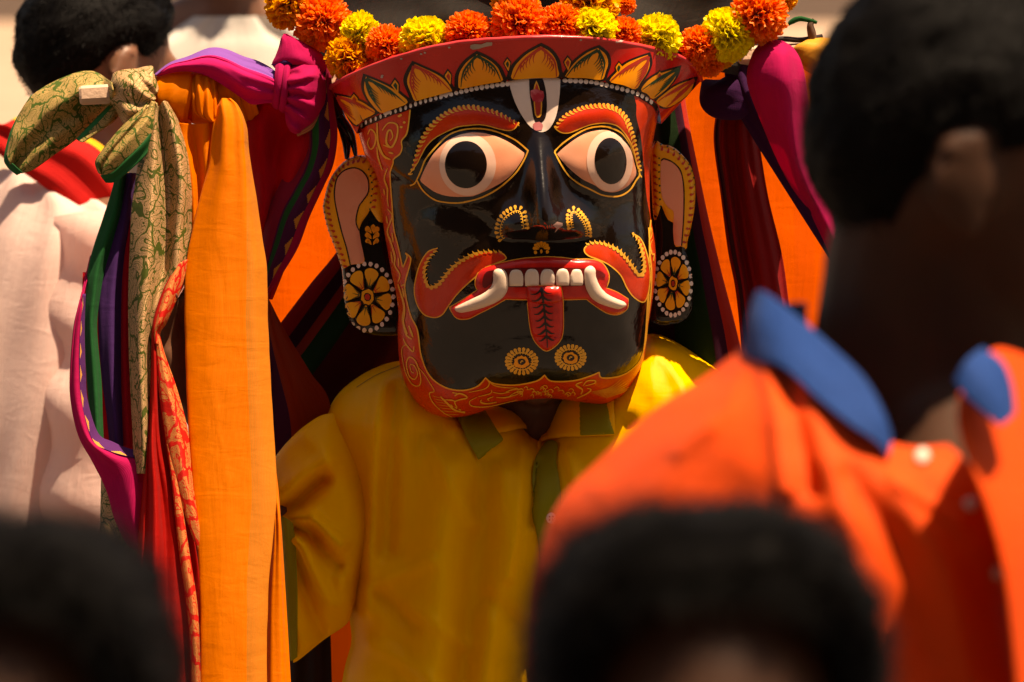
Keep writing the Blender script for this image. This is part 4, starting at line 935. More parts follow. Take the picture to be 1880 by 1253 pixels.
t = thing('crimson_sari', 'crimson sari falling in deep folds from the magenta knot with green and motif stripes', 'cloth', P(500, 540, -40))
sheet('folds', [[(436,190,-80),(470,188,-50),(510,192,-44),(560,200,-46),(600,180,-60)], [(448,240,-84),(478,240,-44),(512,250,-66),(552,250,-34),(606,236,-60)], [(455,300,-84),(482,300,-48),(510,310,-72),(544,300,-38),(600,300,-64)], [(462,350,-84),(482,350,-56),(506,356,-76),(532,350,-46),(580,352,-68)], [(470,410,-84),(486,410,-64),(506,410,-78),(524,410,-56),(556,408,-72)], [(478,480,-84),(490,480,-72),(502,480,-80),(514,480,-66),(528,480,-76)], [(484,550,-84),(488,550,-78),(492,550,-82),(496,550,-78),(500,550,-82)]], C_CRIM, t, 70, 80,
      lambda u, v, x, y, w: (0, 0, 10 * math.sin((x * .8 + y * .55) * .075 + 1.0) + 4 * nz(x * .03, y * .02)), thick=.001)
C_TAIL = cloth('striped_sari_border', (.07, .010, .05), (.05, .006, .04), rough=.75, trans=.12, bands=[(-1, .011, (.32, .006, .045), 0), (.0115, .0200, (.52, .22, .04), 34), (.026, .0335, (.008, .085, .02), 0), (.036, .08, (.20, .008, .03), 0)])
sheet('striped_border', [[(606,120,-40),(598,128,-34),(588,150,-40),(580,180,-50)], [(612,190,-42),(594,212,-20),(572,224,-24),(548,236,-44)], [(619,244,-44),(596,262,-18),(570,276,-26),(540,280,-48)], [(612,300,-46),(586,312,-20),(560,316,-30),(528,312,-50)], [(594,342,-48),(568,350,-24),(542,350,-32),(512,342,-54)], [(568,398,-50),(544,400,-30),(520,396,-38),(494,384,-58)], [(546,456,-54),(524,454,-38),(504,446,-44),(484,432,-60)], [(512,512,-58),(500,506,-48),(490,498,-50),(480,486,-62)], [(488,548,-60),(485,542,-54),(482,536,-56),(478,528,-64)]], C_TAIL, t, 50, 100, waves(2.5, 2.5, amp=4, k=.03), thick=.001)

# glowing orange cloth behind the figure
C_BACK = cloth('thin_orange_cotton', (.92, .125, .004), (.88, .105, .003), rough=.8, trans=.55, tcol=(1.0, .13, .004), lines=[(0, .0042, .10, (.7, .07, .004)), (.0, .11, .22, (.74, .085, .004))], warp=.25)
ob = sheet('orange_backdrop', [[(476,165,-680),(700,120,-670),(985,100,-670),(1250,100,-670),(1720,100,-680)], [(450,300,-640),(700,300,-628),(985,300,-636),(1250,300,-626),(1720,300,-640)], [(430,560,-560),(560,560,-546),(700,560,-556),(985,560,-550),(1300,560,-544),(1720,560,-560)], [(430,800,-480),(700,800,-466),(985,800,-470),(1720,800,-480)], [(430,1400,-360),(700,1400,-345),(985,1400,-350),(1720,1400,-360)]], C_BACK, None, 110, 90,
      lambda u, v, x, y, w: (0, 0, 10 * math.sin(x * .028) * (.3 + v) + 6 * nz(x * .02, y * .01, 3)))
tag(ob, 'thin glowing orange cloth hung behind the mask and its bearer', 'cloth')
C_STR = cloth('dark_striped_sari', (.30, .012, .012), (.20, .007, .008), rough=.75, trans=.3, bands=[(.016, .030, (.035, .008, .022), 0), (.030, .040, (.24, .03, .018), 0), (.040, .064, (.008, .035, .008), 0), (.064, .2, (.06, .008, .010), 0)])
o = thing('striped_sari', 'dark red, green and maroon striped sari slanting behind the flower earring', 'cloth', P(600, 740, -220))
sheet('slanting_cloth', [[(690,350,-330),(740,400,-330),(800,460,-340)], [(622,458,-280),(690,520,-270),(760,590,-300)], [(570,522,-260),(640,600,-250),(720,690,-290)], [(518,590,-250),(590,680,-240),(670,770,-280)], [(470,650,-250),(550,750,-240),(630,830,-280)]], C_STR, o, 50, 60, waves(8, 2.6, amp=6, k=.02), thick=.001)
C_RUST = cloth('rust_translucent_cotton', (.38, .05, .012), (.26, .03, .008), rough=.8, trans=.4, bands=[(-1, .012, (.03, .008, .035), 0), (.012, .026, (.07, .010, .04), 0)])
o = thing('rust_cloth', 'rust and dark violet cloth corner between the orange panel and the yellow shoulder', 'cloth', P(520, 830, -140))
sheet('corner', [[(480,540,-150),(488,542,-130),(494,552,-140)], [(480,620,-150),(504,622,-120),(526,612,-140)], [(482,700,-150),(524,700,-116),(570,684,-140)], [(484,780,-150),(534,780,-120),(606,742,-150)], [(486,900,-160),(540,900,-140),(620,880,-170)]], C_RUST, o, 40, 50, waves(4, 2, amp=5, k=.02), thick=.001)

o = thing('black_gap_sheet', 'black sheet filling the dark gap below the yellow sleeve', 'cloth', P(570, 1253, -300))  # plain black sheet added to fill the dark gap
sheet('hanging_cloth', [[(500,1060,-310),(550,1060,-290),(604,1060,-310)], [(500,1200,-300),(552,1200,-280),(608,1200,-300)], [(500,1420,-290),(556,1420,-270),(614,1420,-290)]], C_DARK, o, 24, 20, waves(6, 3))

# cloths on the other side of the mask
C_GREENB = cloth('dark_green_bordered_sari', (.012, .036, .008), (.008, .024, .005), rough=.8, trans=.15, bands=[(-1, .0165, (.50, .022, .010), 0), (.0165, .028, (.05, .005, .018), 0), (.066, .2, (.03, .005, .012), 0)])
o = thing('green_sari', 'dark green sari with a red and purple edge hanging behind the shaded ear', 'cloth', P(1300, 640, -160))
sheet('hanging_cloth', [[(1252,150,-170),(1236,160,-150),(1210,170,-150),(1180,180,-190)], [(1263,220,-170),(1244,222,-140),(1214,226,-146),(1184,230,-190)], [(1279,300,-165),(1254,300,-130),(1222,300,-150),(1184,300,-190)], [(1300,400,-160),(1270,400,-124),(1234,400,-150),(1184,400,-190)], [(1324,500,-158),(1290,500,-120),(1250,500,-150),(1184,500,-190)], [(1350,600,-156),(1312,600,-116),(1266,600,-150),(1184,600,-190)], [(1372,700,-156),(1330,700,-116),(1280,700,-150),(1184,700,-190)]], C_GREENB, o, 50, 60, waves(5, 2, amp=5, k=.02), thick=.001)
C_REDP = cloth('red_purple_sari', (.33, .008, .008), (.22, .005, .006), rough=.7, trans=.32, bands=[(-1, .007, (.30, .010, .012), 0), (.007, .021, (.045, .004, .022), 0)])
o = thing('maroon_sari', 'dark red sari hanging straight down from a dark violet knot', 'cloth', P(1400, 600, -130))
sheet('hanging_cloth', [[(1316,205,-140),(1330,206,-108),(1345,206,-122),(1362,206,-100),(1388,206,-136)], [(1311,260,-140),(1326,260,-104),(1342,260,-124),(1364,260,-96),(1394,260,-134)], [(1324,360,-140),(1338,360,-104),(1352,360,-126),(1376,360,-94),(1410,360,-134)], [(1337,460,-140),(1352,460,-106),(1366,460,-126),(1394,460,-94),(1434,460,-134)], [(1352,540,-140),(1366,540,-106),(1380,540,-126),(1408,540,-94),(1446,540,-134)], [(1366,680,-140),(1380,680,-106),(1396,680,-126),(1424,680,-94),(1462,680,-134)]], C_REDP, o, 60, 70, waves(4, 5, amp=4, k=.02), thick=.001)
C_VIO = cloth('dark_violet_cotton', (.045, .006, .05), (.03, .004, .035), rough=.85, trans=.1)
tube('knot', [(1292,150,-120,6,6),(1312,172,-108,34,30),(1340,180,-98,44,36),(1366,178,-100,40,34),(1390,160,-110,16,20)], C_VIO, o, 40, 8, 4, .08, 1.0)
o = thing('violet_strap', 'dark violet cloth strap slanting down across the glowing orange cloth', 'cloth', P(1475, 380, -80))
sheet('strap', [[(1330,118,-96),(1352,112,-80),(1378,118,-90)], [(1338,176,-90),(1366,166,-66),(1392,164,-84)], [(1374,240,-86),(1398,230,-64),(1424,226,-82)], [(1428,326,-84),(1452,310,-62),(1474,300,-82)], [(1480,408,-84),(1500,390,-64),(1520,372,-82)], [(1570,548,-84),(1590,530,-64),(1610,512,-82)]], C_VIO, o, 30, 60, waves(3, 2, amp=4, k=.03), thick=.0012)
o = thing('magenta_bundle', 'magenta cloth bundle over the pole under the end of the marigold garland', 'cloth', P(1430, 330, -60))
sheet('bundle', [[(1392,84,-100),(1412,76,-70),(1436,76,-70),(1456,88,-100)], [(1380,104,-80),(1408,100,-30),(1442,100,-30),(1470,112,-80)], [(1372,150,-76),(1404,150,-20),(1444,150,-16),(1480,156,-76)], [(1396,220,-80),(1420,220,-34),(1450,220,-26),(1488,226,-80)], [(1440,320,-84),(1456,320,-50),(1474,320,-44),(1500,320,-84)], [(1500,420,-84),(1510,420,-60),(1526,420,-56),(1546,420,-84)], [(1560,560,-84),(1570,560,-60),(1586,560,-56),(1606,560,-84)]], C_MAG, o, 50, 60, lambda u, v, x, y, w: (0, 0, 76 * (1 - sm(.3, .8, v)) + 4 * math.sin(13 * u + 1.2 * v) + 5 * nz(x * .02, y * .01)), thick=.001)
C_GLD = cloth('pale_gold_satin', (.80, .40, .06), (.68, .28, .03), rough=.4, trans=.2)
o = tube('gold_scarf', [(1464,96,-80,10,20),(1478,98,-72,26,30),(1500,104,-72,34,36),(1530,108,-76,36,36)], C_GLD, None, 30, 6, 5, .06)
tag(o, 'pale gold satin scarf wound on the pole beside the magenta bundle', 'scarf')
o = thing('tied_twig', 'small tied bundle with a green ribbon end standing on the pole', 'decoration', P(1490, 75, -80))
tube('ribbon', [(1446,47,-70,2,2),(1454,40,-70,5,3),(1468,35,-70,5,3),(1486,38,-70,4,3),(1500,42,-70,3,3)], C_GRN, o, 12, 5, 2, .1)
tube('stem', [(1492,76,-76,7,7),(1490,60,-74,8,8),(1488,46,-72,6,6),(1494,36,-72,3,3)], plain('dry_stem', (.12, .06, .03)), o, 12, 5, 4, .15)
o = tube('black_binding', [(1404,76,-84,4,6),(1436,72,-78,5,6),(1470,74,-80,5,6),(1510,68,-84,5,6)], C_DARK, None, 12, 6, 3, .1)
tag(o, 'black binding rope lying along the top of the pole', 'rope')

# black cloth headdress
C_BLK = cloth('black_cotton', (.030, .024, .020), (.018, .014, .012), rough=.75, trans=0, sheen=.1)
o = thing('black_headdress', 'black cloth headdress rising behind the marigold garland', 'headdress', P(985, 110, -60))
sheet('cloth_dome', [[(588,150,-150),(700,128,-30),(860,104,50),(1000,98,66),(1150,104,48),(1300,128,-30),(1400,150,-150)], [(586,90,-160),(680,70,-40),(840,50,38),(1000,44,54),(1160,50,36),(1320,70,-40),(1420,90,-160)], [(600,10,-170),(700,0,-50),(850,-10,20),(1000,-14,34),(1150,-10,18),(1310,0,-50),(1420,10,-170)], [(640,-90,-180),(740,-100,-40),(870,-110,30),(1000,-116,44),(1150,-110,30),(1290,-100,-40),(1400,-90,-180)]], C_BLK, o, 90, 60,
      lambda u, v, x, y, w: (0, 0, 16 * math.sin((x * .6 + y) * .028) + 8 * nz(x * .012, y * .02, 5)), thick=.001)
sheet('crown_fold', [[(660,-90,-190),(780,-104,-40),(1000,-116,20),(1230,-104,-40),(1380,-90,-190)], [(700,-180,-230),(820,-200,-110),(1000,-210,-60),(1200,-200,-110),(1340,-180,-230)], [(760,-230,-330),(860,-250,-280),(1000,-260,-250),(1160,-250,-280),(1280,-230,-330)]], C_BLK, o, 60, 30, thick=.001)

# marigolds
def marigold_mat(name, a, b, c):
    m, n, l, bs = newmat(name)
    oi = n.new('ShaderNodeTexCoord'); t_ = noise_node(n, l, 90, 3)
    l.new(ramp(n, l, t_.outputs[0], [(.3, a), (.5, b), (.72, c)]).outputs[0], bs.inputs['Base Color']); setin(bs, Roughness=.55, Specular_IOR_Level=.3)
    tr = n.new('ShaderNodeBsdfTranslucent'); tr.inputs[0].default_value = (*b, 1); mx = n.new('ShaderNodeMixShader'); mx.inputs[0].default_value = .38
    l.new(bs.outputs[0], mx.inputs[1]); l.new(tr.outputs[0], mx.inputs[2]); l.new(mx.outputs[0], n['Material Output'].inputs[0]); return m
MG_O = marigold_mat('orange_marigold', (.85, .12, .010), (.95, .22, .025), (.97, .42, .13))
MG_Y = marigold_mat('yellow_marigold', (.86, .56, .008), (.93, .80, .02), (.96, .92, .12))
MG_D = marigold_mat('deep_yellow_marigold', (.78, .30, .006), (.88, .42, .010), (.92, .52, .02))
def pompom(seed, n, wid, mat):
    rnd = random.Random(seed); V = []; F = []
    for i in range(n):
        z = 1 - 2 * (i + .5) / n; a = i * 2.39996 + rnd.uniform(-.3, .3); r = math.sqrt(1 - z * z)
        d = Vector((r * math.cos(a), r * math.sin(a), z)); d = (d + Vector((rnd.gauss(0, .16), rnd.gauss(0, .16), rnd.gauss(0, .16)))).normalized()
        u = d.cross(Vector((rnd.uniform(-1, 1), rnd.uniform(-1, 1), rnd.uniform(-1, 1)))).normalized(); v = d.cross(u)
        L = rnd.uniform(.80, 1.06); w = wid * rnd.uniform(.7, 1.3); cu = rnd.uniform(-.22, .22); b = len(V)
        for s, (q, ww, lift) in enumerate(((.30, .35, 0), (.72, .85, .25), (.93, 1.0, .7), (1.0, .8, 1.2))):
            for e in (-1, 0, 1):
                f = .05 * rnd.uniform(-1, 1) if s == 3 else 0
                V.append(d * (q * L + f + (.03 if e == 0 and s == 3 else 0)) + u * (e * w * ww) + v * (cu * lift * .35 + .06 * ww * (1 - abs(e)) ))
        for s in range(3):
            for e in range(2): F.append((b + s * 3 + e, b + s * 3 + e + 1, b + s * 3 + e + 4, b + s * 3 + e + 3))
    me = bpy.data.meshes.new('marigold'); me.from_pydata([tuple(v) for v in V], [], F); me.update(); me.materials.append(mat); return me
PO = [pompom(i, 760, .10, MG_O) for i in (1, 2)]; PY = [pompom(i, 620, .135, MG_Y) for i in (3, 4)]; PD = [pompom(5, 620, .13, MG_D)]
gar = thing('marigold_garland', 'garland of orange and yellow marigolds along the crown rim', 'garland', P(985, 70, 60))
FL = [('d',532,8,46,-70),('o',592,42,50,-56),('y',661,62,40,-30),('d',640,108,38,-22),('o',712,86,38,6),('y',783,78,42,38),('o',860,62,42,66),('o',952,44,58,84),('d',946,2,52,52),('o',1032,46,38,84),('y',1086,54,44,84),('d',1084,8,52,50),('o',1150,10,20,30),('o',1146,62,36,62),('y',1206,72,42,46),('o',1284,86,44,14),('o',1300,112,32,-6),('y',1336,64,50,22),('o',1392,30,54,20),('d',1440,-4,24,-20),('d',1322,100,30,-30)]
for i, (c, x, y, r, w) in enumerate(FL):
    w += 58 * math.sqrt(max(0, 1 - ((x - 946) / 340) ** 2))
    me = {'o': PO, 'y': PY, 'd': PD}[c][i % (2 if c != 'd' else 1)]
    o = bpy.data.objects.new('marigold', me); COL.objects.link(o); adopt(o, gar)
    o.location = P(x, y, w); o.rotation_euler = (random.uniform(0, 6), random.uniform(0, 6), random.uniform(0, 6))
    s = r * S0 * random.uniform(.94, 1.08); o.scale = (s * random.uniform(.86, 1.12), s * random.uniform(.86, 1.12), s * random.uniform(.80, 1.08))
tube('thread', [(520,20,-90,2,2),(592,60,-70,2,2),(700,95,-10,2,2),(850,75,106,2,2),(985,60,128,2,2),(1150,70,98,2,2),(1290,100,0,2,2),(1400,30,-70,2,2)], C_DARK, gar, 8, 6)
# ------------------------------------------------------------------ people
SKIN = plain('brown_skin', (.20, .085, .045), rough=.5, var=.3, scale=18, bump=.25, dist=.001, sss=.15)
SKIND = plain('dark_brown_skin', (.045, .017, .008), rough=.55, spec=.2, var=.3, scale=18, bump=.25, dist=.001, sss=.1)
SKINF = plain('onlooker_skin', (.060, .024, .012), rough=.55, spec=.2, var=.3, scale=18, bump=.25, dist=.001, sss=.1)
SKINH = plain('bearer_skin', (.13, .052, .026), rough=.5, spec=.25, var=.3, scale=18, bump=.3, dist=.001, sss=.1)
HAIR = plain('black_hair', (.004, .003, .0026), rough=.45, spec=.05, var=.5, scale=220, bump=.5)

_SPH = {}
def unit_sphere(seg):
    if seg not in _SPH:
        nv = seg // 2 + 2; V = [(0, 0, 1)]
        for a in range(1, nv):
            t = math.pi * a / nv
            for b in range(seg): V.append((math.sin(t) * math.cos(6.28318 * b / seg), math.sin(t) * math.sin(6.28318 * b / seg), math.cos(t)))
        V.append((0, 0, -1)); F = [(0, 1 + b, 1 + (b + 1) % seg) for b in range(seg)]
        for a in range(nv - 2):
            for b in range(seg): F.append((1 + a * seg + b, 1 + (a + 1) * seg + b, 1 + (a + 1) * seg + (b + 1) % seg, 1 + a * seg + (b + 1) % seg))
        e = len(V) - 1; k = 1 + (nv - 2) * seg
        F += [(e, k + (b + 1) % seg, k + b) for b in range(seg)]
        _SPH[seg] = (np.array(V), F)
    return _SPH[seg]
class Clay:
    def __init__(s): s.v = []; s.f = []; s.n = 0
    def put(s, V, F):
        k = s.n; s.v.append(np.asarray(V)); s.f += [tuple(k + i for i in f) for f in F]; s.n += len(V)
def add_ell(bm, c, r, seg=20):
    V, F = unit_sphere(seg); bm.put(V * np.array(tuple(r)) + np.array(tuple(c)), F)
def add_cap(bm, a, b, ra, rb, seg=12):
    """rounded tapering limb: a sphere stretched from a to b"""
    a, b = Vector(a), Vector(b); d = b - a; L = max(d.length, 1e-4); q = np.array(d.to_track_quat('Z', 'Y').to_matrix())
    V, F = unit_sphere(seg); up = V[:, 2:3] > -1e-6
    W = np.where(up, V * rb + np.array((0, 0, L)), V * ra); bm.put(W @ q.T + np.array(tuple(a)), F)

def hand(bm, wrist, dirv, palm_n, curl=.5, side=1, s=1.0):
    """palm, four unequal bent fingers and a thumb from the side of the palm"""
    w = Vector(wrist); d = Vector(dirv).normalized(); n = Vector(palm_n).normalized(); u = d.cross(n).normalized() * side
    add_cap(bm, w, w + d * .03 * s, .024 * s, .027 * s)
    for k in range(4): add_cap(bm, w + d * .025 * s + u * (k - 1.5) * .012 * s, w + d * .085 * s + u * (k - 1.5) * .019 * s, .015 * s, .012 * s)
    for k, L in enumerate((.070, .080, .074, .058)):
        p = w + d * .088 * s + u * (k - 1.5) * .0195 * s; dd = d.copy()
        for j, f in enumerate((.46, .31, .23)):
            dd = (dd + n * curl * (.35 + .35 * j)).normalized(); q = p + dd * L * f * s
            add_cap(bm, p, q, (.0093 - .0012 * j) * s, (.0086 - .0014 * j) * s, 10); p = q
    p = w + d * .025 * s - u * .022 * s; dd = (d * .7 - u * .75 + n * .3).normalized()
    for j, L in enumerate((.038, .032, .026)):
        q = p + dd * L * s; add_cap(bm, p, q, (.0125 - .0015 * j) * s, (.011 - .0015 * j) * s, 10); p = q; dd = (dd + d * .35 + n * .15).normalized()

def body(name, M, arms, skin, parent, voxel=.006, sw=1.0, nape=False):
    """one continuous human figure, feet at z = 0 facing -y; arms = two (elbow, wrist, hand dir, palm normal, curl)"""
    bm = Clay()
    E = lambda c, r: add_ell(bm, c, r); K = lambda a, b, ra, rb: add_cap(bm, a, b, ra, rb)
    E((0, .012, 1.605), (.076, .097, .098)); E((0, -.018, 1.565), (.064, .078, .100)); E((0, -.030, 1.508), (.048, .058, .042)); E((0, -.068, 1.490), (.024, .022, .020))
    K((0, -.090, 1.590), (0, -.110, 1.548), .010, .015); E((-.013, -.100, 1.545), (.010, .012, .009)); E((.013, -.100, 1.545), (.010, .012, .009))
    K((-.040, -.074, 1.603), (.040, -.074, 1.603), .015, .015); K((-.020, -.090, 1.527), (.020, -.090, 1.527), .008, .008); K((-.016, -.088, 1.516), (.016, -.088, 1.516), .009, .009)
    for x in (-1, 1):
        E((x * .045, -.060, 1.562), (.026, .030, .026))
        E((x * .080, .018, 1.572), (.010, .020, .030)); K((x * .086, .030, 1.590), (x * .088, .036, 1.566), .006, .006); K((x * .084, .010, 1.602), (x * .087, .028, 1.598), .006, .006); K((x * .083, .012, 1.545), (x * .086, .024, 1.552), .007, .006)
    K((0, .018, 1.540), (0, .014, 1.390), .053, .062)
    if nape: K((0, .050, 1.570), (0, .066, 1.38), .050, .062)
    E((0, .0, 1.25), (.150 * sw, .095, .18)); E((0, .0, 1.04), (.135 * sw, .092, .17)); E((0, .005, .92), (.150 * sw, .100, .12))
    for i, x in enumerate((-1, 1)):
        K((0, .022, 1.430), (x * .14 * sw, .015, 1.375), .048, .050)
        el, wr, hd, pn, cu = arms[i]
        sh = Vector((x * .165 * sw, .008, 1.365)); E(sh, (.056, .056, .056))
        K(sh, el, .047, .037); K(el, wr, .036, .024); hand(bm, wr, hd, pn, cu, x)
        K((x * .085, 0, .90), (x * .092, -.005, .48), .080, .052); K((x * .092, -.005, .48), (x * .092, .015, .09), .050, .034); K((x * .092, .03, .045), (x * .105, -.13, .03), .036, .026)
    me = bpy.data.meshes.new(name); me.from_pydata(np.concatenate(bm.v).tolist(), [], bm.f); me.update()
    o = bpy.data.objects.new(name, me); COL.objects.link(o)
    r = o.modifiers.new('r', 'REMESH'); r.mode = 'VOXEL'; r.voxel_size = voxel; r.use_smooth_shade = True
    q = o.modifiers.new('s', 'SMOOTH'); q.iterations = 4; q.factor = .5
    dg = bpy.context.evaluated_depsgraph_get(); nm = bpy.data.meshes.new_from_object(o.evaluated_get(dg))
    o.modifiers.clear(); o.data = nm; nm.name = name; bpy.data.meshes.remove(me)
    nm.transform(M); nm.materials.clear(); nm.materials.append(skin)
    nm.polygons.foreach_set('use_smooth', [True] * len(nm.polygons))
    return adopt(o, parent)

def hair(M, parent, thick=.016, front=.42, n=5000, seed=1, mat=HAIR, back=-.55, length=.03, side=.02, sq=1.0):
    rnd = random.Random(seed); c = Vector((0, .012, 1.605)); R_ = Vector((.078, .099, .100)); V = []; F = []; NU, NV = 64, 40
    def line(az):   # lowest kept elevation by azimuth (0 = front)
        f = (1 + math.cos(az)) / 2
        return back + (side - back) * sm(0, .5, f) + (front - side) * sm(.62, .95, f)
    def pt(az, el, k):
        d = Vector((math.sin(az) * math.cos(el), -math.cos(az) * math.cos(el), math.sin(el)))
        lift = thick * (1 + .5 * nz(d.x * 4 + seed, d.y * 4, d.z * 4) + .35 * nz(d.x * 13, d.y * 13, d.z * 13 + seed))
        return c + Vector([math.copysign(abs(e) ** sq, e) * r for e, r in zip(d, R_)]) + d * lift * k, d
    for j in range(NV + 1):
        for i in range(NU):
            az = 2 * math.pi * i / NU; lo = math.asin(max(-.95, min(.95, line(az) + .05 * nz(math.cos(az) * 6, math.sin(az) * 6, seed))))
            el = lo + (math.pi / 2 - lo) * (j / NV); k = sm(0, .22, j / NV) * 1.0 - .15
            V.append(pt(az, el, k)[0])
    for j in range(NV):
        for i in range(NU): F.append((j * NU + i, j * NU + (i + 1) % NU, (j + 1) * NU + (i + 1) % NU, (j + 1) * NU + i))
    for _ in range(n):
        az = rnd.uniform(0, 2 * math.pi); lo = math.asin(max(-.95, min(.95, line(az)))); el = math.asin(rnd.uniform(math.sin(lo), 1))
        p, d = pt(az, el, .8 * sm(lo, lo + .35, el)); sw = Vector((rnd.gauss(0, .5), rnd.gauss(0, .5) + .2, rnd.gauss(-.25, .5)))
        tdir = (sw - d * sw.dot(d) + d * rnd.uniform(.1, .6)).normalized(); w = d.cross(tdir) * .0007; L = length * rnd.uniform(.5, 1.2); b = len(V)
        for q in range(3):
            f = q / 2; m = p + tdir * L * f - d * (.25 * L * f * f); V.append(m - w * (1 - f * .8)); V.append(m + w * (1 - f * .8))
        F += [(b, b + 1, b + 3, b + 2), (b + 2, b + 3, b + 5, b + 4)]
    o = mesh('hair', [M @ v for v in V], F, mat, parent)
    return o

def eyes(M, parent, s=1.0):
    ew = plain('eye_white', (.6, .55, .5), rough=.2); ed = plain('eye_dark', (.02, .012, .01), rough=.15)
    for x in (-1, 1):
        bm = Clay(); add_ell(bm, (x * .031, -.078, 1.578), (.013, .012, .010)); o = mesh('eye', [M @ Vector(v) for v in np.concatenate(bm.v)], bm.f, ew, parent)
        bm = Clay(); add_ell(bm, (x * .031, -.0865, 1.578), (.0055, .0045, .0055)); mesh('iris', [M @ Vector(v) for v in np.concatenate(bm.v)], bm.f, ed, o)

def place(head_px, Y, yaw, s, lean=0.0):
    h = P(head_px[0], head_px[1], 0, Y=Y); R_ = Matrix.Rotation(yaw, 4, 'Z') @ Matrix.Rotation(lean, 4, 'X'); c = R_ @ Vector((0, .012, 1.605)) * s
    z = h.z - c.z
    return Matrix.Translation((h.x - c.x, h.y - c.y, z)) @ R_ @ Matrix.Scale(s, 4), Vector((h.x - c.x, h.y - c.y, z))

def garment(name, M, rings, mat, parent, amp=.006, seed=0., nu=72, n=8):
    """loose cloth tube round the body: rings = (z, cx, cy, rx, ry)"""
    p = cr(rings, n); V = []; UV = []
    for j, (z, cx, cy, rx, ry) in enumerate(p):
        for i in range(nu):
            a = 2 * math.pi * i / (nu - 1); c_, s_ = math.cos(a), math.sin(a)
            k = amp * (nz(c_ * 3 + seed, s_ * 3, z * 3.5) * 1.6 + .7 * math.sin(a * 9 + z * 9 + 3 * nz(z * 4, c_ * 2, seed)) + .5 * nz(c_ * 8, s_ * 8, z * 9 + seed))
            e = .82; V.append(M @ Vector((cx + (rx + k) * abs(c_) ** e * (1 if c_ > 0 else -1), cy + (ry + k) * abs(s_) ** e * (1 if s_ > 0 else -1), z))); UV.append((a * .17, z))
    F = [(j * nu + i, j * nu + i + 1, (j + 1) * nu + i + 1, (j + 1) * nu + i) for j in range(len(p) - 1) for i in range(nu - 1)]
    return mesh(name, V, F, mat, parent, UV)

DOWN = lambda: [((-.215, .01, 1.09), (-.225, -.05, .85), (0, -.15, -1), (1, 0, 0), .4), ((.215, .01, 1.09), (.225, -.05, .85), (0, -.15, -1), (-1, 0, 0), .4)]
def sleeves(M, parent, mat, arms, f=.8, r0=.085, r1=.07, amp=.006, seed=0.):
    for i, x in enumerate((-1, 1)):
        a = Vector((x * .155, .008, 1.375)); el = Vector(arms[i][0]); wr = Vector(arms[i][1]); pts = [a, a.lerp(el, .5), el, el.lerp(wr, f)]
        V = []; F = []; UV = []; nu = 36; rr = [r0, r0 * .95, r1, r1 * .92]
        Q = cr([(*p, r) for p, r in zip(pts, rr)], 10); L = len(Q); pu = None
        for j in range(L):
            c = Vector(Q[j][:3]); t = (Vector(Q[min(j + 1, L - 1)][:3]) - Vector(Q[max(j - 1, 0)][:3])).normalized()
            u = t.cross(Vector((0, 1, 0))).normalized() if pu is None else (pu - t * pu.dot(t)).normalized(); pu = u; v = t.cross(u)
            for k in range(nu):
                th = 2 * math.pi * k / (nu - 1); r = Q[j][3] + amp * (1.6 * nz(math.cos(th) * 2 + seed, math.sin(th) * 2, j * .22) + .8 * math.sin(j * .9 + 2 * math.cos(th)))
                V.append(M @ (c + (u * math.cos(th) + v * math.sin(th)) * r)); UV.append((th * .1, j * .02))
        F = [(j * nu + k, j * nu + k + 1, (j + 1) * nu + k + 1, (j + 1) * nu + k) for j in range(L - 1) for k in range(nu - 1)]
        mesh('sleeve', V, F, mat, parent, UV)

TROUSER = cloth('dark_trousers', (.03, .03, .035), rough=.85, trans=0)
def trousers(M, parent, mat=TROUSER):
    for x in (-1, 1):
        V = []; F = []; UV = []; nu = 24
        for j, (z, cx, r) in enumerate(((.97, .07, .12), (.85, .085, .105), (.6, .092, .085), (.4, .094, .075), (.1, .096, .07))):
            for k in range(nu):
                a = 2 * math.pi * k / (nu - 1); V.append(M @ Vector((x * cx + r * math.cos(a), r * math.sin(a), z))); UV.append((a * .1, z))
        F = [(j * nu + k, j * nu + k + 1, (j + 1) * nu + k + 1, (j + 1) * nu + k) for j in range(4) for k in range(nu - 1)]
        mesh('trouser_leg', V, F, mat, parent, UV)
TORSO = [(1.425, 0, .02, .075, .07), (1.40, 0, .015, .125, .085), (1.37, 0, .01, .185, .105), (1.30, 0, .005, .205, .128), (1.18, 0, 0, .198, .132), (1.02, 0, 0, .190, .128), (.90, 0, 0, .196, .130), (.80, 0, 0, .200, .132)]

# ---- the bearer in the yellow shirt
ps = .86
M, base = place((985, 545), 6.0 + 150 * S0, 0, ps)
person = thing('person', 'mask bearer in a loose yellow shirt with olive green collar and cuffs', 'person', base)
Mi = M.inverted()
L3 = lambda x, y, w: Mi @ P(x, y, w)
el = L3(590, 1090, -120); wr = L3(366, 752, 14); hd = (L3(326, 610, 22) - wr)
armsP = [(tuple(el), tuple(wr), tuple(hd), (.5, -.6, 0), .55), ((.26, .01, 1.12), (.30, -.10, .95), (0, -.6, -.6), (-1, 0, 0), .4)]
body('body', M, armsP, SKINH, person, voxel=.0042)
hair(M, person, seed=3, n=2000)
C_YEL = cloth('yellow_satin', (.92, .47, .006), (.88, .40, .005), rough=.40, trans=.10, sheen=.05, wamp=.25, warp=.25, crease=.7, tcol=(.8, .3, .01))
C_OLV = cloth('olive_satin', (.30, .25, .010), (.22, .18, .008), rough=.45, trans=.08, sheen=.1)
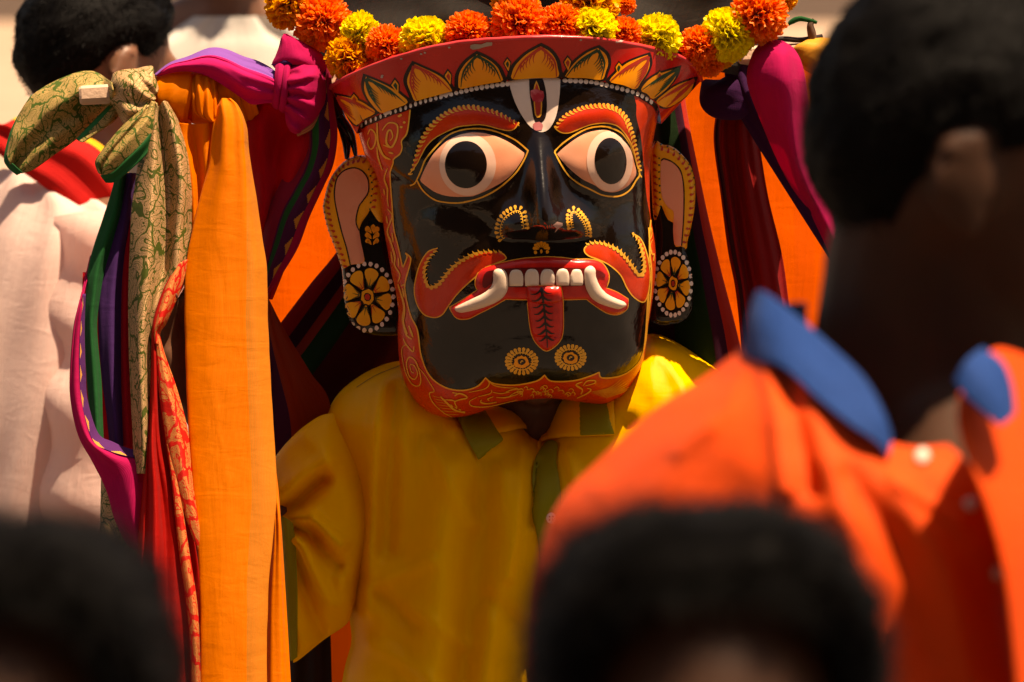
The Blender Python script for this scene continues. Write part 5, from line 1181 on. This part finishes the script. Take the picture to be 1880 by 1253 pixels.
def fold_fn(folds):
    A = []; B = []; am = []; sg = []; own = []
    for k, (pl, amp, sig) in enumerate(folds):
        for a, b in zip(pl[:-1], pl[1:]): A.append(a); B.append(b); own.append(k)
        am.append(amp); sg.append(sig)
    A = np.array(A, float); AB = np.array(B, float) - A; LL = (AB ** 2).sum(1); own = np.array(own); am = np.array(am, float); sg = np.array(sg, float)
    st = np.r_[0, np.nonzero(np.diff(own))[0] + 1]
    def f(x, y):
        q = np.array((x, y)); t = np.minimum(np.maximum(((q - A) * AB).sum(1) / LL, 0), 1)
        d2 = ((A + AB * t[:, None] - q) ** 2).sum(1); d2 = np.minimum.reduceat(d2, st)
        return float((am * np.exp(-d2 / sg ** 2)).sum())
    return f
TF = fold_fn([([(705,700),(692,780),(684,870),(676,1000),(672,1120)], 16, 17), ([(725,720),(720,800),(716,900),(712,1010)], -14, 18), ([(600,790),(622,860),(640,940)], 5, 8),
              ([(830,860),(810,1000),(800,1150),(790,1300)], 15, 30), ([(890,850),(880,1000),(860,1150),(840,1300)], -12, 26), ([(930,870),(930,1000),(905,1130),(880,1300)], 14, 22), ([(770,800),(755,950),(740,1100),(735,1300)], -9, 28),
              ([(800,820),(830,900),(870,960)], 6, 16), ([(650,1090),(720,1060),(790,1030)], 7, 14), ([(640,1050),(700,1090),(760,1150)], -8, 16), ([(660,1180),(720,1200),(800,1260)], 8, 16), ([(960,820),(955,900),(950,980),(935,1060)], 9, 12), ([(985,860),(975,960)], -7, 10),
              ([(760,690),(800,730),(830,790)], 7, 14), ([(1040,830),(1060,900),(1050,980)], 10, 14), ([(900,1100),(960,1160),(980,1240)], -8, 20), ([(760,1120),(850,1180)], 6, 14), ([(1210,640),(1250,700),(1270,780)], 8, 16), ([(1150,780),(1130,860)], -8, 18)])
def torso(name, outl, w0, H, R_, thick, mat, parent, fold, step=7):
    q = resample(np.vstack([cr(outl, 6, True), cr(outl, 6, True)[:1]]), 260)[:-1]; p, f = cdt(q, step)
    d = np.minimum(dist_poly(p, q) / R_, 1); hh = H * (1 - (1 - d) ** 2.2) ** .55
    V = []; UV = []
    for (x, y), h, dd in zip(p, hh, d):
        w = w0 + h + (1.9 * fold(x, y) + 4 * nz(x * .012, y * .006, 2) + 2.2 * nz(x * .035, y * .03, 5)) * sm(0, .25, dd); V.append(P(x, y, w)); UV.append((x * S0, -y * S0))
    n = len(V); idx = [int(np.argmin(((p - b) ** 2).sum(1))) for b in q]
    for a in idx: V.append(V[a] + Vector((0, thick * .5 * S0, 0))); UV.append(UV[a])
    c = np.mean(q, 0)
    for a in idx: V.append(P(*(c + (p[a] - c) * .8), w0 - thick)); UV.append(UV[a])
    m = len(idx); F = list(f)
    for r in range(2):
        for i in range(m):
            j = (i + 1) % m; A = (idx[i], idx[j]) if r == 0 else (n + i, n + j); F.append((A[0], A[1], n + r * m + j, n + r * m + i))
    F.append(tuple(n + m + i for i in range(m)))
    return mesh(name, V, F, mat, parent, UV)
shirt = torso('shirt', [(735,668),(690,680),(650,702),(618,730),(600,765),(603,800),(618,850),(637,900),(646,960),(640,1040),(640,1120),(645,1180),(628,1253),(620,1400),(640,1560),(1000,1580),(1380,1560),(1400,1300),(1400,1050),(1390,850),(1370,740),(1335,690),(1285,655),(1232,625),(1190,616),(1140,640),(1090,690),(1035,735),(995,800),(945,760),(905,748),(850,740),(800,700),(770,675)], -150, 175, 165, 130, C_YEL, person, TF)
SB_ = bvh_of(shirt)
g = Paint(SB_, 1.0)
def flap(name, pts, off, mat, par, H=3.5, R_=5): return decal(name, np.array(cr(pts, 5, True)), SB_, off, mat, par, step=5, H=H, R=R_)
col = flap('collar', [(806,742),(834,748),(889,752),(905,750),(950,762),(975,780),(995,803),(995,803),(960,790),(930,795),(905,800),(880,790),(834,767)], 5, C_YEL, shirt)
flap('collar_tip', [(833,765),(833,765),(886,752),(886,752),(921,811),(921,811),(874,846),(874,846)], 7, C_OLV, col)
col2 = flap('collar', [(1033,733),(1033,733),(1080,730),(1130,735),(1130,735),(1127,800),(1127,800),(1069,803),(1030,806),(995,816),(990,830),(985,820),(998,795)], 5, C_YEL, shirt)
flap('collar_tip', [(1066,739),(1066,739),(1119,741),(1119,741),(1126,799),(1126,799),(1069,802),(1069,802)], 7, C_OLV, col2)
pk = flap('placket', [(1008,812),(990,830),(976,858),(975,900),(980,950),(988,1000),(992,1080),(994,1260),(994,1400),(1034,1400),(1034,1260),(1034,1080),(1034,980),(1030,900),(1024,850),(1026,816)], 4, C_OLV, shirt)
PEARL = lacquer('pearl_button', (.75, .62, .52), rough=.3)
for yb in (952, 1110, 1270):
    bt = decal('button', np.array([(1012 + 10 * math.cos(a), yb + 10.5 * math.sin(a)) for a in np.linspace(0, 6.283, 24, endpoint=False)]), SB_, 8, PEARL, shirt, step=4, H=4, R=4)
    g = Paint(bvh_of(bt), .6)
    for dx, dy in ((-3, -3), (3, -3), (-3, 3), (3, 3)): g.dot(1012 + dx, yb + dy, 1.3)
    g.build('button_holes', M_DARK, bt)
g = Paint(SB_, .8)
g.stroke([(600,768),(606,800),(620,850),(638,900),(647,960),(643,1040)], 1.6); g.stroke([(735,672),(690,690),(655,712)], 1.0)
g.build('seam', plain('seam_thread', (.30, .12, .004)), shirt)
# sleeve with a bunched elbow
SF = fold_fn([([(512,945),(545,925),(590,880)], -34, 17), ([(520,905),(560,870),(600,850)], 20, 18), ([(515,955),(570,950),(625,1000)], 22, 13), ([(530,965),(570,980),(620,1040)], -24, 13), ([(545,990),(580,1060),(605,1110)], 18, 15), ([(540,1020),(560,1090),(590,1160)], -16, 13), ([(535,1080),(545,1150),(560,1190)], 10, 14), ([(600,1000),(625,1060),(632,1110)], 12, 15), ([(560,800),(590,830)], 8, 18)])
def ring(top, m1, m2, bot, w): return [(*top, w - 30), (top[0] * .7 + m1[0] * .3, top[1] * .7 + m1[1] * .3, w + 22), (*m1, w + 48), (*m2, w + 50), (bot[0] * .7 + m2[0] * .3, bot[1] * .7 + m2[1] * .3, w + 26), (*bot, w - 30), (*m2, w - 100), (*m1, w - 100)]
slv = sheet('sleeve', [ring((640,762), (664,870), (676,970), (668,1062), -104), ring((596,764), (622,870), (640,990), (650,1108), -66), ring((560,785), (582,890), (604,1020), (636,1142), -56), ring((530,812), (550,900), (572,1050), (594,1172), -54), ring((508,838), (528,920), (546,1070), (552,1206), -56), ring((498,850), (515,940), (530,1080), (538,1214), -60)], C_YEL, person, 110, 80,
      lambda u, v, x, y, w: (0, 0, (1.3 * SF(x, y) + 3 * nz(x * .03, y * .03)) if w > -90 else 0), closed=True)
sheet('cuff', [[(516,948,-2),(526,952,6),(538,962,6)], [(520,1000,0),(530,1002,8),(543,1010,8)], [(524,1080,-4),(534,1082,6),(546,1088,6)], [(528,1150,-18),(536,1150,-8),(546,1152,-8)], [(534,1214,-52),(538,1212,-46),(546,1206,-46)]], C_OLV, slv, 12, 40, waves(1.5, 1, amp=2, k=.03), thick=.001)
lg = cloth('dark_lower_cloth', (.02, .008, .006), rough=.9, trans=0)
garment('lower_cloth', M, [(1.0, 0, 0, .20, .14), (.8, 0, 0, .21, .16), (.4, 0, 0, .22, .19), (.1, 0, 0, .24, .21)], lg, person, .012)
# fingernail of the thumb: pale nail bed
# ---- man in the orange shirt
M, base = place((1792, 236), 3.8, math.radians(84), 1.14); M = M @ Matrix.Diagonal((.86, 1, 1, 1))
om = thing('person', 'dark haired man in an orange shirt with a blue collar, seen from the side', 'person', base)
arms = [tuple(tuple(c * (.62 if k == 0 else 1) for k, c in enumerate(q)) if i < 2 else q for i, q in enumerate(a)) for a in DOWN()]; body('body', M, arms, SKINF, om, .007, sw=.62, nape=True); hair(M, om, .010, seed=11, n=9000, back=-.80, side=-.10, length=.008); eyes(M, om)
C_OSH = cloth('orange_shirt_cotton', (.82, .085, .012), (.72, .06, .008), rough=.6, trans=.1, sheen=.2)
C_BLU = cloth('blue_collar_cotton', (.009, .055, .22), (.006, .034, .15), rough=.7, trans=.05)
def osec(y, xl, xr, wl, wm, wr_): return [(xl, y, wl), (xl + (xr - xl) * .12, y, wl * .4 + wm * .6), (xl + (xr - xl) * .35, y, wm), (xl + (xr - xl) * .65, y, wm), (xr, y, wr_)]
OF = fold_fn([([(1400,650),(1425,760),(1440,900)], 16, 16), ([(1440,680),(1470,780),(1490,900)], -14, 18), ([(1360,680),(1330,760),(1250,830)], 8, 18), ([(1300,780),(1200,820),(1100,900)], 7, 22), ([(1480,760),(1540,900),(1580,1050),(1600,1250)], 12, 26), ([(1560,880),(1640,1000),(1700,1200)], -12, 26), ([(1650,900),(1740,1050),(1780,1240)], 11, 24), ([(1200,760),(1120,860)], -6, 18), ([(1500,1000),(1520,1200)], -10, 25), ([(1640,880),(1760,960)], 8, 12)])
_sheet = sheet
def sheet(name, secs, *a, **k):
    if k.get('Y') == 3.8: secs = [[(x, y, w * 1.6 + 60) for x, y, w in s] for s in secs]
    return _sheet(name, secs, *a, **k)
shO = sheet('shirt', [[(1372,630,-60),(1400,622,-20),(1440,640,20),(1500,690,60),(1560,742,84),(1610,800,100),(1670,822,104),(1740,818,100)], [(1300,690,-80),(1370,692,10),(1450,710,60),(1530,770,100),(1600,830,118),(1660,870,122),(1730,880,122),(1800,876,112)], [(1200,754,-90),(1300,758,20),(1410,780,84),(1510,840,120),(1600,890,136),(1680,930,136),(1770,946,132),(1842,944,118)],
      [(1100,848,-100),(1230,852,30),(1380,870,100),(1500,910,132),(1610,950,144),(1710,990,140),(1800,1006,132),(1872,1006,112)], [(1030,920,-110),(1180,940,30),(1350,960,104),(1490,990,136),(1620,1020,148),(1740,1060,140),(1810,1080,124),(1850,1090,104)], [(992,1010,-115),(1150,1040,30),(1330,1060,104),(1480,1080,138),(1630,1110,148),(1760,1150,138),(1830,1170,120),(1866,1180,100)], [(970,1130,-115),(1130,1160,30),(1320,1170,104),(1480,1190,138),(1640,1220,148),(1780,1250,136),(1850,1260,118),(1880,1270,98)], [(960,1420,-115),(1130,1420,30),(1320,1420,104),(1480,1420,138),(1640,1420,148),(1780,1420,136),(1850,1420,118),(1890,1420,98)]], C_OSH, om, 90, 90,
      lambda u, v, x, y, w: (0, 0, OF(x, y) + 6 * nz(x * .01, y * .012, 3)), Y=3.8, thick=.0015)
sheet('far_panel', [[(1772,690,60),(1806,656,30),(1836,640,0),(1900,660,-60)], [(1758,745,70),(1806,760,60),(1860,740,20),(1940,740,-50)], [(1766,810,80),(1830,850,70),(1890,850,30),(1960,850,-50)], [(1820,960,90),(1870,960,76),(1920,960,40),(1990,960,-50)], [(1850,1100,96),(1890,1100,80),(1940,1100,40),(2010,1100,-50)], [(1880,1420,96),(1910,1420,80),(1960,1420,40),(2030,1420,-50)]], C_OSH, shO, 40, 60, lambda u, v, x, y, w: (0, 0, 170 + 6 * math.sin(12 * u + 3 * v)), Y=3.8, thick=.0015)
sheet('collar', [[(1384,546,-66),(1372,600,-44),(1366,650,-34)], [(1402,536,-30),(1390,600,-4),(1390,664,14)], [(1454,574,14),(1444,626,40),(1438,676,60)], [(1524,634,60),(1510,690,84),(1502,732,100)], [(1584,692,92),(1570,744,110),(1560,780,120)], [(1618,750,108),(1612,784,118),(1608,812,124)], [(1636,800,114),(1634,820,118),(1630,838,124)]], C_BLU, shO, 24, 50, lambda u, v, x, y, w: (0, 0, 2 * math.sin(v * 9) + 2 * nz(x * .02, y * .02)), Y=3.8, thick=.002)
sheet('collar', [[(1752,700,190),(1772,664,188),(1802,640,170)], [(1772,728,196),(1802,700,192),(1838,664,170)], [(1804,756,198),(1832,736,192),(1856,706,172)], [(1836,782,198),(1850,772,192),(1862,758,176)]], C_BLU, shO, 20, 30, Y=3.8, thick=.002)
sheet('collar_back', [[(1380,575,-60),(1384,600,-66),(1390,640,-60)], [(1420,560,-70),(1424,590,-80),(1430,640,-80)], [(1480,556,-110),(1480,590,-120),(1480,640,-120)]], C_BLU, shO, 12, 20, Y=3.8, thick=.002)
OB = bvh_of(shO)
for bx, by in ((1779, 928), (1692, 842), (1828, 1050)):
    bt = decal('button', np.array([(bx + 13 * math.cos(a), by + 13 * math.sin(a)) for a in np.linspace(0, 6.283, 20, endpoint=False)]), OB, 5, PEARL, shO, step=5, H=4, R=5)
garment('shirt_back', M, [(1.33, 0, .03, .06, .07), (1.30, 0, .02, .09, .09), (1.22, 0, .01, .10, .10), (1.1, 0, 0, .105, .11), (.9, 0, 0, .12, .115), (.8, 0, 0, .14, .12)], C_OSH, om)
trousers(M, om)

# ---- two young people whose heads cut into the picture from below
def crowd(px, Y, s, label, yaw, col, seed, front):
    M, base = place(px, Y, yaw, s)
    t = thing('person', label, 'person', base, 'young onlookers at the bottom edge')
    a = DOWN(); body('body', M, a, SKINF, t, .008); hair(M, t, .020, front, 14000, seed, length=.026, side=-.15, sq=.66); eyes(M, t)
    c = cloth('onlooker_shirt_%d' % seed, col, rough=.8, trans=.05)
    garment('shirt', M, TORSO, c, t, seed=seed); sleeves(M, t, c, a, .15, seed=seed); trousers(M, t)
crowd((1296, 1335), 2.75, .94, 'dark haired onlooker whose forehead shows in front of the orange shirt', math.radians(4), (.25, .3, .35), 21, .74)
crowd((6, 1352), 2.8, .94, 'dark haired onlooker low in the corner before the pink shirt', math.radians(-6), (.3, .12, .1), 22, .74)

# ---- man in the pale pink shirt behind
M, base = place((178, 86), 7.0, math.radians(128), 1.04, math.radians(15))
pm = thing('person', 'man in a pale pink shirt with a red and yellow scarf', 'person', base)
arms = DOWN(); body('body', M, arms, SKIN, pm, .008); hair(M, pm, .012, seed=31, n=9000, back=-.88, length=.009, side=-.05); eyes(M, pm)
C_PNK = cloth('pale_pink_cotton', (.92, .68, .60), (.88, .60, .52), rough=.7, trans=.35)
sh = garment('shirt', M, [(1.43, 0, .02, .07, .07), (1.41, 0, .015, .12, .09), (1.38, 0, .01, .19, .11), (1.31, 0, .005, .225, .14), (1.18, 0, 0, .225, .15), (1.02, 0, 0, .215, .15), (.9, 0, 0, .215, .15), (.75, 0, 0, .215, .15)], C_PNK, pm, .013, 4.)
sleeves(M, pm, C_PNK, arms, .5, .10, .085, .007, 2.)
trousers(M, pm)
C_RSC = cloth('red_yellow_scarf', (.62, .018, .016), (.50, .010, .010), rough=.8, trans=.15, bands=[(.085, .105, (.85, .42, .03), 0), (.105, .2, (.80, .22, .02), 0)])
sheet('scarf', [[(-40,250,10),(-20,230,20),(10,228,30),(30,215,20)], [(20,300,50),(50,290,60),(90,262,60),(120,240,40)], [(90,350,70),(110,330,80),(150,285,80),(180,262,50)], [(150,405,80),(165,390,90),(195,340,90),(215,300,60)], [(180,470,80),(195,455,90),(225,400,90),(245,350,60)], [(200,640,70),(215,640,80),(245,600,80),(262,560,50)]], C_RSC, pm, 40, 50, lambda u, v, x, y, w: (0, 0, 170 + 5 * math.sin(12 * u)), Y=7.0, thick=.002)

# ---- man in the grey white shirt further back
M, base = place((410, -190), 8.6, math.radians(200), 1.05)
wm = thing('person', 'standing man in an off white shirt with a bare arm, far behind', 'person', base)
arms = [((-.33, .03, 1.16), (-.30, -.02, .95), (0, -.3, -1), (1, 0, 0), .4), ((.24, .02, 1.09), (.25, -.04, .85), (0, -.15, -1), (-1, 0, 0), .4)]
body('body', M, arms, SKIN, wm, .01); hair(M, wm, seed=41, n=2000); eyes(M, wm)
C_GRY = cloth('off_white_cotton', (.62, .56, .50), (.5, .45, .4), rough=.8, trans=.1)
garment('shirt', M, TORSO, C_GRY, wm, .012, 8.); sleeves(M, wm, C_GRY, arms, .05, .095, .085, .010, 5.); trousers(M, wm)
# ------------------------------------------------------------------ the street behind
def gm():
    m, n, l, b = newmat('dusty_ground')
    a = noise_node(n, l, .6, 6); c = noise_node(n, l, 12, 5)
    r = ramp(n, l, a.outputs[0], [(.3, (.26, .17, .11)), (.7, (.36, .25, .175))]); l.new(mixc(n, l, mth(n, l, 'MULTIPLY', c.outputs[0], .3), r.outputs[0], (.3, .2, .15)), b.inputs['Base Color'])
    setin(b, Roughness=.9); bp = n.new('ShaderNodeBump'); bp.inputs['Strength'].default_value = .4; bp.inputs['Distance'].default_value = .02; l.new(c.outputs[0], bp.inputs['Height']); l.new(bp.outputs[0], b.inputs['Normal'])
    return m
g = mesh('ground', [(-300, -60, 0), (300, -60, 0), (300, 320, 0), (-300, 320, 0)], [(0, 1, 2, 3)], gm(), smooth=False); tag(g, kind='structure')
ASPH = plain('added_dark_asphalt', (.11, .088, .072), rough=.85, var=.35, scale=6, bump=.5, dist=.006)
rd = mesh('added_dark_road', [(-60, -4.5, .004), (60, -4.5, .004), (60, 34, .004), (-60, 34, .004)], [(0, 1, 2, 3)], ASPH, smooth=False); tag(rd, kind='structure')  # added dark surface that cuts sunlit ground bounce onto the mask
def boxm(name, c, s, mat, parent=None):
    x, y, z = c; a, b_, h = s; V = [(x + i * a, y + j * b_, z + k * h) for k in (0, 1) for j in (-.5, .5) for i in (-.5, .5)]
    return mesh(name, V, [(0, 1, 3, 2), (4, 6, 7, 5), (0, 4, 5, 1), (2, 3, 7, 6), (0, 2, 6, 4), (1, 5, 7, 3)], mat, parent, smooth=False)
PLAS = plain('brown_grey_plaster', (.34, .26, .20), rough=.9, var=.3, scale=.8)
bl = thing('building', 'long brown grey plastered building far behind the crowd', 'building', (0, 78, 0))
boxm('wall', (0, 80, 0), (70, 4, 9), PLAS, bl)
boxm('plinth', (0, 77.8, 0), (70, .5, .8), plain('plinth_stone', (.28, .22, .18), rough=.9), bl)
SH = plain('dark_shutter', (.06, .04, .03), rough=.6)
for i in range(9):
    w = boxm('window', (-28 + i * 7, 77.96, 1.6), (1.6, .12, 1.9), SH, bl); boxm('sill', (-28 + i * 7, 77.85, 1.42), (1.9, .3, .14), PLAS, w)
bl2 = thing('building', 'unseen brown house front added behind the camera to block sky light', 'building', (0, -9, 0))  # added out of view to cut frontal sky light and lacquer reflections
boxm('wall', (0, -10, 0), (60, 2, 11), plain('brown_wall', (.11, .07, .045), rough=.9), bl2)
boxm('cornice', (0, -8.9, 10.6), (60, .4, .3), PLAS, bl2)
for o in bpy.data.objects:
    if '_b' in o: del o['_b']
